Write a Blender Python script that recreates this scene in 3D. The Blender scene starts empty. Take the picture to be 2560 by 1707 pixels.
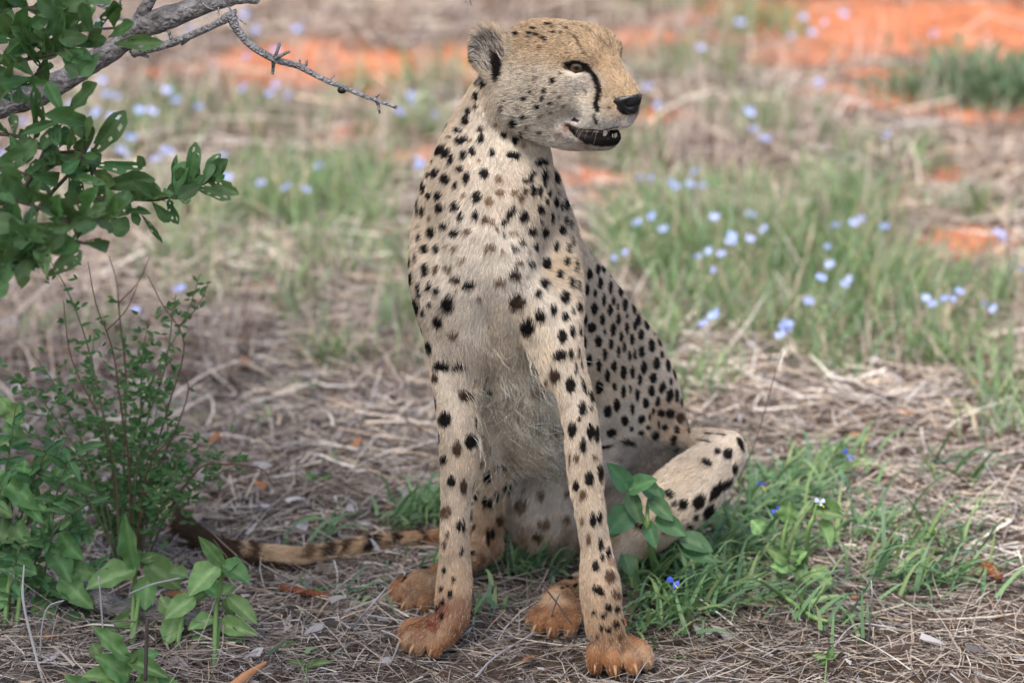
import bpy, bmesh, math, random
import numpy as np
from mathutils import Vector, Matrix, noise
from mathutils.bvhtree import BVHTree

# ------------------------------------------------------------------ camera, sky, sun, exposure
SC = bpy.context.scene
COL = SC.collection
W0, H0 = 2560.0, 1707.0
PITCH = math.radians(17.0)
CAMH = 2.492
FPX = 11288.0
cam_d = bpy.data.cameras.new('camera')
cam = bpy.data.objects.new('camera', cam_d)
COL.objects.link(cam)
cam.location = (0, 0, CAMH)
cam.rotation_euler = (math.pi / 2 - PITCH, 0, 0)
cam_d.sensor_width = 36.0
cam_d.lens = FPX / W0 * 36.0
cam_d.clip_start = 0.1
cam_d.clip_end = 400
cam_d.dof.use_dof = True
cam_d.dof.focus_distance = 6.80
cam_d.dof.aperture_fstop = 3.1
SC.camera = cam

SUN_EL, SUN_AZ = math.radians(58), math.radians(205)     # azimuth clockwise from +Y (the way the camera looks)
world = bpy.data.worlds.new('World')
SC.world = world
world.use_nodes = True
nt = world.node_tree
nt.nodes.clear()
wo = nt.nodes.new('ShaderNodeOutputWorld')
wb = nt.nodes.new('ShaderNodeBackground')
sky = nt.nodes.new('ShaderNodeTexSky')
sky.sky_type = 'NISHITA'
sky.sun_disc = False
sky.sun_elevation = SUN_EL
sky.sun_rotation = SUN_AZ
sky.air_density = 1.0
sky.dust_density = 3.0
sky.ozone_density = 1.0
wb.inputs['Strength'].default_value = 0.09
nt.links.new(sky.outputs[0], wb.inputs[0])
nt.links.new(wb.outputs[0], wo.inputs[0])
sd = bpy.data.lights.new('sun', 'SUN')
sd.energy = 1.5
sd.angle = math.radians(13)
sd.color = (1.0, 0.965, 0.91)
sun = bpy.data.objects.new('sun', sd)
COL.objects.link(sun)
sun_dir = Vector((math.sin(SUN_AZ) * math.cos(SUN_EL), math.cos(SUN_AZ) * math.cos(SUN_EL), math.sin(SUN_EL)))
sun.rotation_euler = sun_dir.to_track_quat('Z', 'Y').to_euler()
sun.location = sun_dir * 20
SC.view_settings.view_transform = 'Standard'
SC.view_settings.look = 'None'
SC.view_settings.gamma = 1.0
SC.view_settings.use_curve_mapping = False
SC.view_settings.exposure = 1.65
SC.cycles.max_bounces = 6
SC.cycles.diffuse_bounces = 3
SC.cycles.glossy_bounces = 2
SC.cycles.transmission_bounces = 3
SC.cycles.transparent_max_bounces = 6
SC.cycles_curves.shape = 'RIBBONS'

# ------------------------------------------------------------------ helpers
RNG = np.random.default_rng(7)
PR = random.Random(11)
CP, SP = math.cos(PITCH), math.sin(PITCH)

def ray(u, v):
    x = (u - W0 / 2) / FPX
    y = -(v - H0 / 2) / FPX
    return np.array((x, CP + y * SP, -SP + y * CP))

def at(u, v, Y):
    d = ray(u, v)
    return np.array((0, 0, CAMH)) + d * (Y / d[1])

def at_z(u, v, z=0.0):
    d = ray(u, v)
    return np.array((0, 0, CAMH)) + d * ((z - CAMH) / d[2])

def pix(P):
    P = np.asarray(P, float)
    q = P - np.array((0, 0, CAMH))
    fw = q[..., 1] * CP - q[..., 2] * SP
    up = q[..., 1] * SP + q[..., 2] * CP
    return W0 / 2 + FPX * q[..., 0] / fw, H0 / 2 - FPX * up / fw

def mpp(P):
    """metres per photograph pixel at a point"""
    return (P[1] * CP - (P[2] - CAMH) * SP) / FPX

def tag(o, label=None, cat=None, group=None, kind=None):
    if label: o['label'] = label
    if cat: o['category'] = cat
    if group: o['group'] = group
    if kind: o['kind'] = kind
    return o

def empty(name, loc=(0, 0, 0)):
    o = bpy.data.objects.new(name, None)
    COL.objects.link(o)
    o.location = loc
    o.empty_display_size = 0.05
    return o

def link(name, me, mat=None, parent=None, smooth=True):
    if mat is not None and len(me.materials) == 0:
        me.materials.append(mat)
    o = bpy.data.objects.new(name, me)
    COL.objects.link(o)
    if parent is not None:
        o.parent = parent
        o.matrix_parent_inverse = Matrix.Identity(4)
        loc = Vector((0, 0, 0))
        p = parent
        while p is not None:
            loc += p.location
            p = p.parent
        o.location = -loc
    return o

def mesh_np(name, V, F, smooth=True):
    """V (n,3), F (m,3) or (m,4) arrays"""
    me = bpy.data.meshes.new(name)
    V = np.ascontiguousarray(V, dtype=np.float32)
    F = np.ascontiguousarray(F, dtype=np.int32)
    k = F.shape[1]
    me.vertices.add(len(V)); me.vertices.foreach_set('co', V.ravel())
    me.loops.add(F.size); me.loops.foreach_set('vertex_index', F.ravel())
    me.polygons.add(len(F))
    me.polygons.foreach_set('loop_start', np.arange(0, F.size, k, dtype=np.int32))
    try:
        me.polygons.foreach_set('loop_total', np.full(len(F), k, dtype=np.int32))
    except Exception:
        pass
    me.polygons.foreach_set('use_smooth', np.full(len(F), smooth, dtype=bool))
    me.update(calc_edges=True)
    return me

def set_attr(me, name, typ, dom, data):
    a = me.attributes.new(name, typ, dom)
    key = {'FLOAT_COLOR': 'color', 'FLOAT_VECTOR': 'vector', 'FLOAT': 'value'}[typ]
    a.data.foreach_set(key, np.ascontiguousarray(data, dtype=np.float32).ravel())

def rgba(c):
    c = np.asarray(c, float)
    return np.concatenate([c, np.ones(c.shape[:-1] + (1,))], -1)

def catmull(P, sub):
    """P (n,k) control rows -> smooth dense rows"""
    P = np.asarray(P, float)
    n = len(P)
    if n == 2:
        t = np.linspace(0, 1, sub + 1)[:, None]
        return P[0] * (1 - t) + P[1] * t
    Q = np.vstack([2 * P[0] - P[1], P, 2 * P[-1] - P[-2]])
    out = []
    for i in range(n - 1):
        p0, p1, p2, p3 = Q[i:i + 4]
        for j in range(sub):
            t = j / sub
            out.append(0.5 * ((2 * p1) + (-p0 + p2) * t + (2 * p0 - 5 * p1 + 4 * p2 - p3) * t * t + (-p0 + 3 * p1 - 3 * p2 + p3) * t ** 3))
    out.append(P[-1])
    return np.array(out)

def tube_np(path, rad, ns=8, ry=None):
    """tube along path (n,3) with radii (n); returns V, F(quads) closed by cones"""
    path = np.asarray(path, float); rad = np.broadcast_to(np.asarray(rad, float), (len(path),))
    n = len(path)
    T = np.gradient(path, axis=0)
    T /= np.linalg.norm(T, axis=1, keepdims=True) + 1e-9
    ref = np.array((0.13, 0.21, 0.97)) if abs(T[0, 2]) < 0.8 else np.array((1.0, 0.1, 0.05))
    V = []
    for i in range(n):
        a = np.cross(T[i], ref); a /= np.linalg.norm(a) + 1e-9
        b = np.cross(a, T[i])
        ref = b
        ang = np.arange(ns) * 2 * math.pi / ns
        V.append(path[i] + rad[i] * (np.cos(ang)[:, None] * a + np.sin(ang)[:, None] * b))
    V = np.vstack(V)
    i = np.arange(n - 1)[:, None] * ns
    j = np.arange(ns)[None, :]
    jn = (j + 1) % ns
    F = np.stack([i + j, i + jn, i + ns + jn, i + ns + j], -1).reshape(-1, 4)
    c0, c1 = len(V), len(V) + 1
    V = np.vstack([V, path[0] - T[0] * rad[0] * .5, path[-1] + T[-1] * rad[-1] * .5])
    caps = [(c0, (q + 1) % ns, q, q) for q in range(ns)] + [(c1, (n - 1) * ns + q, (n - 1) * ns + (q + 1) % ns, (n - 1) * ns + (q + 1) % ns) for q in range(ns)]
    return V, F, np.array([c[:3] for c in caps])

def join_np(parts):
    """parts: list of (V, F) with the same face width"""
    Vs, Fs, n = [], [], 0
    for V, F in parts:
        Vs.append(V); Fs.append(np.asarray(F) + n); n += len(V)
    return np.vstack(Vs), np.vstack(Fs)

def tris(F4):
    F4 = np.asarray(F4)
    return np.vstack([F4[:, [0, 1, 2]], F4[:, [0, 2, 3]]])

def tube_tris(path, rad, ns=8):
    V, F, C = tube_np(path, rad, ns)
    return V, np.vstack([tris(F), C])

def material(name, color=(0.5, 0.5, 0.5), rough=0.7, spec=0.3):
    m = bpy.data.materials.new(name)
    m.use_nodes = True
    b = m.node_tree.nodes['Principled BSDF']
    b.inputs['Base Color'].default_value = (*color, 1)
    b.inputs['Roughness'].default_value = rough
    b.inputs['Specular IOR Level'].default_value = spec
    return m

def N(m, typ, **kw):
    n = m.node_tree.nodes.new(typ)
    for k, v in kw.items():
        setattr(n, k, v)
    return n

def L(m, a, b):
    m.node_tree.links.new(a, b)

def bsdf(m):
    return m.node_tree.nodes['Principled BSDF']

def attr_material(name, attr, rough=0.7, spec=0.3, noise_scale=None, noise_amt=0.25, bump=0.0, bump_scale=60, transl=0.0):
    """base colour from a colour attribute, broken up by a fine noise, with relief"""
    m = material(name, rough=rough, spec=spec)
    b = bsdf(m)
    a = N(m, 'ShaderNodeAttribute', attribute_name=attr)
    out = a.outputs['Color']
    if noise_scale:
        tx = N(m, 'ShaderNodeTexNoise')
        tx.inputs['Scale'].default_value = noise_scale
        tx.inputs['Detail'].default_value = 5
        geo = N(m, 'ShaderNodeNewGeometry')
        L(m, geo.outputs['Position'], tx.inputs['Vector'])
        mr = N(m, 'ShaderNodeMapRange')
        mr.inputs['From Min'].default_value = 0.25; mr.inputs['From Max'].default_value = 0.75
        mr.inputs['To Min'].default_value = 1 - noise_amt; mr.inputs['To Max'].default_value = 1 + noise_amt
        L(m, tx.outputs['Fac'], mr.inputs['Value'])
        mx = N(m, 'ShaderNodeVectorMath', operation='SCALE')
        L(m, out, mx.inputs[0]); L(m, mr.outputs[0], mx.inputs['Scale'])
        out = mx.outputs[0]
        if bump:
            t2 = N(m, 'ShaderNodeTexNoise'); t2.inputs['Scale'].default_value = bump_scale; t2.inputs['Detail'].default_value = 6
            L(m, geo.outputs['Position'], t2.inputs['Vector'])
            bp = N(m, 'ShaderNodeBump'); bp.inputs['Strength'].default_value = bump; bp.inputs['Distance'].default_value = 0.01
            L(m, t2.outputs['Fac'], bp.inputs['Height']); L(m, bp.outputs[0], b.inputs['Normal'])
    L(m, out, b.inputs['Base Color'])
    if transl:
        tr = N(m, 'ShaderNodeBsdfTranslucent')
        ms = N(m, 'ShaderNodeMixShader'); ms.inputs[0].default_value = transl
        sc = N(m, 'ShaderNodeVectorMath', operation='MULTIPLY'); sc.inputs[1].default_value = (1.15, 1.25, 0.7)
        L(m, out, sc.inputs[0]); L(m, sc.outputs[0], tr.inputs['Color'])
        o = m.node_tree.nodes['Material Output']
        L(m, b.outputs[0], ms.inputs[1]); L(m, tr.outputs[0], ms.inputs[2]); L(m, ms.outputs[0], o.inputs['Surface'])
    return m

# ------------------------------------------------------------------ the cheetah: one continuous body grown from tapered limbs
CREAM, TAN, GOLD, RUFOUS, WHITE, GREY = (.72, .645, .55), (.60, .495, .385), (.48, .36, .235), (.32, .14, .055), (.72, .68, .63), (.36, .34, .33)
BLACK = np.array((.016, .012, .010)); BROWN = np.array((.16, .085, .045))
PRIMS = []      # (kind, data, bbox lo, bbox hi, chain index)
CHAINS = []     # (k, carve, colour, fur length, flow)

def add_chain(pts, k=0.02, sy=1.0, col=TAN, fur=.010, sub=5, carve=False, flow=1, lay=1.0):
    """pts rows: x,y,z,r in metres; drawn along the lie of the fur"""
    P = catmull(pts, sub)
    ci = len(CHAINS)
    CHAINS.append((k, carve, np.array(col), fur, lay))
    for i in range(len(P) - 1):
        a, b = P[i, :3], P[i + 1, :3]
        ra, rb = P[i, 3], P[i + 1, 3]
        m = np.array((1, sy, 1)) * max(ra, rb)
        lo = np.minimum(a, b) - m; hi = np.maximum(a, b) + m
        t = b - a; t = t / (np.linalg.norm(t) + 1e-9) * flow
        PRIMS.append(('seg', (a, b, ra, rb, sy, t), lo, hi, ci))

def add_ball(c, axes, r, k=0.02, col=TAN, fur=.010, carve=False, flow=(0, 0, -1), lay=1.0):
    ci = len(CHAINS)
    CHAINS.append((k, carve, np.array(col), fur, lay))
    A = np.array(axes, float); r = np.array(r, float)
    ext = np.sqrt(((A * r[:, None]) ** 2).sum(0))
    c = np.asarray(c, float)
    PRIMS.append(('ell', (c, A, r, np.array(flow, float)), c - ext, c + ext, ci))

MARG = 0.05
PA = {}
def pack():
    """segments and ellipsoids as arrays, in chain order, for evaluation many at a time"""
    seg = [p for p in PRIMS if p[0] == 'seg']; ell = [p for p in PRIMS if p[0] == 'ell']
    PA['s'] = dict(a=np.array([p[1][0] for p in seg]), b=np.array([p[1][1] for p in seg]), ra=np.array([p[1][2] for p in seg]), rb=np.array([p[1][3] for p in seg]),
                   sy=np.array([p[1][4] for p in seg]), t=np.array([p[1][5] for p in seg]), lo=np.array([p[2] for p in seg]), hi=np.array([p[3] for p in seg]), ci=np.array([p[4] for p in seg]))
    PA['e'] = dict(c=np.array([p[1][0] for p in ell]), A=np.array([p[1][1] for p in ell]), r=np.array([p[1][2] for p in ell]), t=np.array([p[1][3] for p in ell]),
                   lo=np.array([p[2] for p in ell]), hi=np.array([p[3] for p in ell]), ci=np.array([p[4] for p in ell]))

def seg_D(P, i):
    S = PA['s']
    a = S['a'][i]; ab = S['b'][i] - a
    q = P[:, None, :] - a
    t = np.clip((q * ab).sum(-1) / ((ab * ab).sum(-1) + 1e-12), 0, 1)
    q -= t[..., None] * ab
    return np.sqrt((q * q).sum(-1)) - (S['ra'][i] + t * (S['rb'][i] - S['ra'][i]))

def ell_D(P, i):
    S = PA['e']
    q = np.einsum('pik,ijk->pij', P[:, None, :] - S['c'][i], S['A'][i])
    r = S['r'][i]
    k0 = np.sqrt(((q / r) ** 2).sum(-1)); k1 = np.sqrt(((q / r ** 2) ** 2).sum(-1)) + 1e-9
    return k0 * (k0 - 1) / k1

def near(lo, hi, marg=MARG):
    return [np.nonzero(((PA[w]['lo'] - marg <= hi) & (PA[w]['hi'] + marg >= lo)).all(1))[0] for w in 'se']

def field(P, lo, hi):
    """signed distance at points P that all lie in the box lo..hi"""
    D = np.full(len(P), 0.3)
    js, je = near(lo, hi)
    c = ((lo + hi) / 2)[None]; hd = np.linalg.norm(hi - lo) / 2
    dcs = seg_D(c, js)[0] if len(js) else np.zeros(0)
    dce = ell_D(c, je)[0] if len(je) else np.zeros(0)
    solid = [d for d, j, w in ((dcs, js, 's'), (dce, je, 'e')) for d in d[[not CHAINS[q][1] for q in PA[w]['ci'][j]]]] if (len(js) or len(je)) else []
    if not solid: return D
    lim = min(solid) + 2 * hd + .055
    js = js[dcs < lim]; je = je[dce < max(lim, .06)]
    per = {}
    if len(js):
        ds = seg_D(P, js); cs = PA['s']['ci'][js]
        for ci in np.unique(cs):
            per[ci] = ds[:, cs == ci].min(1)
    if len(je):
        de = ell_D(P, je)
        for q, ci in enumerate(PA['e']['ci'][je]):
            per[ci] = de[:, q]
    for ci in sorted(per):
        k, carve = CHAINS[ci][:2]
        d = per[ci]
        if carve:
            h = np.clip(k - np.abs(D + d), 0, None) / k
            D = np.maximum(D, -d) + h * h * k * .25
        else:
            h = np.clip(k - np.abs(D - d), 0, None) / k
            D = np.minimum(D, d) - h * h * k * .25
    return D

# ---- helpers in photograph terms: (u, v, depth Y, radius in pixels)
def px_chain(rows, **kw):
    out = []
    for u, v, Y, r in rows:
        p = at(u, v, Y)
        out.append((*p, r * mpp(p)))
    add_chain(np.array(out), **kw)

PSI = math.radians(47)
HF = np.array((math.cos(PSI), -math.sin(PSI), 0)); HR = np.array((-math.sin(PSI), -math.cos(PSI), 0)); HU = np.array((0, 0, 1.0))
HO = at(1483, 155, 6.53)
HS = mpp(HO)
def hl(a, b, c):
    return HO + HS * (a * HF + b * HR + c * HU)
def h_chain(rows, mirror=False, **kw):
    for s in ((1, -1) if mirror else (1,)):
        add_chain(np.array([(*hl(a, b * s, c), r * HS) for a, b, c, r in rows]), **kw)
def h_ball(a, b, c, ra, rb, rc, mirror=False, flow=(-1, 0, -.2), pitch=0, yaw=0, roll=0, **kw):
    for s in ((1, -1) if mirror else (1,)):
        R = (Matrix.Rotation(math.radians(pitch), 3, 'Y') @ Matrix.Rotation(math.radians(yaw * s), 3, 'Z') @ Matrix.Rotation(math.radians(roll * s), 3, 'X'))
        ax = []
        for k in range(3):
            e = R.col[k]
            ax.append(e[0] * HF + e[1] * HR + e[2] * HU)
        fl = flow[0] * HF + flow[1] * s * HR + flow[2] * HU
        add_ball(hl(a, b * s, c), ax, np.array((ra, rb, rc)) * HS, flow=fl / np.linalg.norm(fl), **kw)

# ---- trunk
px_chain([(1235, 420, 6.67, 138), (1232, 520, 6.68, 158), (1258, 630, 6.71, 172), (1335, 738, 6.80, 178), (1428, 860, 6.90, 181), (1513, 977, 6.98, 178), (1548, 1090, 7.02, 168)],
         k=.03, col=TAN, fur=.0085)
# breast and belly
px_chain([(1215, 560, 6.60, 105), (1222, 660, 6.575, 118), (1232, 760, 6.60, 110), (1254, 880, 6.655, 102), (1288, 990, 6.70, 110), (1330, 1060, 6.755, 106), (1400, 1080, 6.84, 95)], k=.035, col=CREAM, fur=.013)
px_chain([(1198, 615, 6.512, 7), (1205, 690, 6.494, 13), (1215, 780, 6.512, 15), (1224, 860, 6.56, 9)], k=.022, carve=True)
# hindquarters and seat
px_chain([(1545, 1090, 7.02, 150), (1500, 1210, 7.02, 150), (1450, 1290, 7.00, 120)], k=.03, col=TAN)
px_chain([(1400, 1150, 6.93, 115), (1370, 1250, 6.93, 118), (1375, 1330, 6.95, 92)], k=.05, col=CREAM, fur=.012)
px_chain([(1480, 1130, 6.9, 80), (1530, 1090, 6.93, 70)], k=.03, col=GREY, fur=.016)
# left thigh, knee, shank, hock, foot
px_chain([(1600, 1100, 6.99, 34), (1700, 1096, 6.94, 22), (1785, 1112, 6.88, 34), (1818, 1124, 6.86, 40)], k=.018, col=CREAM)
px_chain([(1600, 1098, 6.93, 12), (1690, 1092, 6.92, 11), (1780, 1096, 6.88, 14)], k=.02, col=CREAM, fur=.006)
px_chain([(1808, 1132, 6.85, 48), (1768, 1180, 6.83, 69), (1708, 1236, 6.82, 82), (1635, 1300, 6.82, 70), (1566, 1366, 6.83, 46), (1500, 1425, 6.85, 29)], k=.02, col=CREAM)
px_chain([(1500, 1428, 6.85, 30), (1450, 1460, 6.76, 28), (1410, 1488, 6.68, 32), (1392, 1505, 6.64, 38)], k=.018, col=GOLD, fur=.008)
# right shank, hock, foot
px_chain([(1290, 1080, 6.84, 80), (1250, 1130, 6.82, 58), (1236, 1190, 6.83, 47), (1224, 1270, 6.85, 36), (1217, 1340, 6.87, 33), (1215, 1368, 6.87, 33)], k=.02, col=TAN)
px_chain([(1216, 1368, 6.87, 34), (1170, 1400, 6.81, 32), (1118, 1436, 6.76, 34), (1070, 1462, 6.725, 42), (1050, 1470, 6.71, 44)], k=.018, col=RUFOUS, fur=.010)
# right shoulder and foreleg (left in the picture)
px_chain([(1128, 440, 6.74, 62), (1109, 540, 6.69, 70), (1102, 640, 6.63, 77), (1098, 730, 6.59, 68), (1112, 830, 6.585, 53), (1122, 930, 6.58, 43),
          (1140, 1030, 6.565, 46), (1147, 1150, 6.55, 44), (1140, 1240, 6.54, 35), (1137, 1320, 6.535, 33), (1137, 1400, 6.535, 36), (1136, 1470, 6.53, 43), (1130, 1525, 6.525, 40), (1120, 1565, 6.515, 36), (1108, 1588, 6.505, 31)],
         k=.03, col=TAN, fur=.009)
# inside of the upper arm
px_chain([(1150, 740, 6.56, 62), (1160, 830, 6.565, 55), (1168, 900, 6.575, 40), (1172, 960, 6.58, 24)], k=.03, col=CREAM, fur=.014)
# left shoulder and foreleg (right in the picture)
px_chain([(1345, 462, 6.77, 56), (1372, 560, 6.73, 58), (1388, 660, 6.66, 64), (1394, 750, 6.585, 64), (1405, 840, 6.55, 50), (1420, 920, 6.535, 43), (1440, 1000, 6.52, 42),
          (1452, 1070, 6.51, 42), (1464, 1180, 6.50, 42), (1470, 1240, 6.49, 39), (1480, 1310, 6.48, 34), (1491, 1380, 6.47, 36), (1500, 1460, 6.455, 48), (1507, 1530, 6.45, 46), (1517, 1580, 6.445, 42), (1526, 1612, 6.44, 36)],
         k=.03, col=TAN, fur=.009)
px_chain([(1340, 760, 6.56, 60), (1362, 850, 6.555, 46), (1388, 930, 6.545, 34)], k=.03, col=CREAM, fur=.014)
px_chain([(1482, 1560, 6.445, 13), (1484, 1578, 6.44, 11)], k=.012, col=TAN, fur=.006)
px_chain([(1166, 1530, 6.53, 14), (1160, 1548, 6.525, 12)], k=.012, col=TAN, fur=.006)
# tail lying on the ground
tail = [(1470, 1335, 7.16, 32), (1300, 1338, 0, 27), (1150, 1346, 0, 25), (1050, 1352, 0, 24), (937, 1362, 0, 25), (850, 1380, 0, 27), (759, 1396, 0, 30), (690, 1394, 0, 31), (625, 1386, 0, 31), (560, 1376, 0, 29), (500, 1345, 0, 27), (455, 1308, 0, 26), (415, 1268, 0, 25), (384, 1235, 0, 17)]
rows = []
for u, v, Y, r in tail:
    p = at(u, v, Y) if Y else at_z(u, v, max(r * 6.2e-4 * .8, .012))
    rows.append((*p, r * .82 * mpp(p)))
TAIL = np.array(rows)
add_chain(TAIL, k=.02, col=GOLD, fur=.016)

# ---- paws: toes as short bent chains
CLAWS = []
def paw(c, heading, size, ntoe=4, col=RUFOUS, spread=.9, pad=True):
    """c: point on the ground under the middle of the paw; heading: unit direction of the toes; size: paw width in metres"""
    hd = np.array((math.cos(heading), math.sin(heading), 0)); sd_ = np.array((-hd[1], hd[0], 0))
    w = size
    add_ball(c + hd * (-.16 * w) + np.array((0, 0, .30 * w)), (hd, sd_, (0, 0, 1)), (.46 * w, .40 * w, .31 * w), k=.012, col=col, fur=.005, flow=hd)
    for i in range(ntoe):
        f = (i - (ntoe - 1) / 2) / ((ntoe - 1) / 2)
        ang = f * .34 * spread
        d = hd * math.cos(ang) + sd_ * math.sin(ang)
        ln = w * (.62 if abs(f) < .5 else .46)
        base = c + sd_ * (f * .33 * w) - hd * .12 * w
        r = .140 * w
        pts = [base + np.array((0, 0, .33 * w)), base + d * ln * .55 + np.array((0, 0, .34 * w)), base + d * ln * .9 + np.array((0, 0, .22 * w)), base + d * ln * 1.0 + np.array((0, 0, .13 * w))]
        rr = (r * .95, r * 1.12, r * 1.05, r * .82)
        add_chain(np.array([(*p, q) for p, q in zip(pts, rr)]), k=.007, col=col, fur=.006, sub=4)
        CLAWS.append((base + d * (ln * 1.0 + r * .42) + np.array((0, 0, .19 * w)), d, (.30 if abs(f) < .5 else .22) * w))

paw(at_z(1080, 1618), math.radians(220), .082)
paw(at_z(1540, 1664), math.radians(284), .086)
paw(at_z(1052, 1510), math.radians(222), .078)
paw(at_z(1398, 1572), math.radians(236), .076)

# ---- neck
neck_rows = [(*hl(-215, 0, -25), 82 * HS), (*at(1246, 300, 6.66), 103 * HS), (*at(1230, 400, 6.66), 129 * HS), (*at(1225, 500, 6.64), 148 * HS)]
add_chain(np.array(neck_rows), k=.03, col=TAN, fur=.009)
# ---- head
h_ball(-120, 0, 2, 150, 98, 78, k=.02, col=GOLD, fur=.008)
h_ball(-28, 0, 26, 66, 74, 52, k=.03, col=GOLD, fur=.007)
h_ball(-75, 66, -58, 70, 44, 62, mirror=True, k=.035, col=CREAM, fur=.008)
h_ball(-175, 52, -105, 92, 62, 92, mirror=True, k=.04, col=CREAM, fur=.013)
h_chain([(138, 0, -70, 23), (112, 0, -50, 25), (76, 0, -24, 28), (45, 0, 8, 34), (0, 0, 36, 48)], k=.02, col=GOLD, fur=.005)
h_chain([(74, 0, -80, 46), (30, 0, -74, 58), (-60, 0, -70, 80)], k=.03, col=CREAM, fur=.006)
h_ball(86, 24, -102, 42, 31, 37, mirror=True, k=.014, col=CREAM, fur=.004)
h_ball(52, 38, -112, 46, 26, 33, mirror=True, k=.02, col=CREAM, fur=.005)
h_chain([(104, 0, -126, 20), (84, 20, -133, 20), (45, 36, -142, 16), (0, 46, -152, 13), (-30, 54, -160, 12)], mirror=True, k=.012, col=WHITE, fur=.004)
h_chain([(20, 48, 30, 17), (-2, 68, 27, 17), (-30, 78, 14, 13)], mirror=True, k=.018, col=GOLD, fur=.005)     # brows
h_chain([(22, 44, -22, 14), (-4, 62, -30, 15), (-36, 72, -22, 15)], mirror=True, k=.018, col=CREAM, fur=.005)   # under the eyes
# lower jaw
h_chain([(64, 0, -184, 19), (42, 0, -192, 25), (-10, 0, -194, 33), (-80, 0, -186, 54), (-150, 0, -160, 80)], k=.02, col=CREAM, fur=.007)
h_chain([(62, 15, -184, 13), (32, 26, -190, 14), (-8, 39, -184, 15), (-50, 48, -172, 20)], mirror=True, k=.014, col=CREAM, fur=.004)
# mouth opening, seen between the lips
h_chain([(128, 0, -163, 12), (80, 0, -166, 13), (20, 0, -170, 11)], k=.006, carve=True, sy=1)
for s in (1, -1):
    h_chain([(118, 14 * s, -162, 9), (80, 30 * s, -165, 9), (40, 44 * s, -168, 8), (4, 56 * s, -171, 5)], k=.005, carve=True)
# eyes: almond openings between the lids
EYES = [hl(-2, 60 * s, 1) for s in (1, -1)]
for s in (1, -1):
    h_ball(2, 74 * s, -2, 30, 18, 10.5, k=.005, carve=True)
# ears
def ear(s):
    c = hl(-272, 96 * s, -6 if s > 0 else -45)
    nrm = (.42 * HF + .88 * s * HR + .12 * HU); nrm /= np.linalg.norm(nrm)
    upv = HU * .9 - .25 * HF + .3 * s * HR; upv -= nrm * (upv @ nrm); upv /= np.linalg.norm(upv)
    side = np.cross(nrm, upv)
    ax = (side, upv, nrm)
    out = c
    add_ball(out, ax, np.array((58, 68, 22)) * HS, k=.014, col=TAN, fur=.008, flow=upv, lay=.9)
    add_ball(out + nrm * 18 * HS - upv * 4 * HS + side * 0, ax, np.array((47, 56, 22)) * HS, k=.006, carve=True)
    return out, ax
EAR = [ear(1), ear(-1)]

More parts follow.
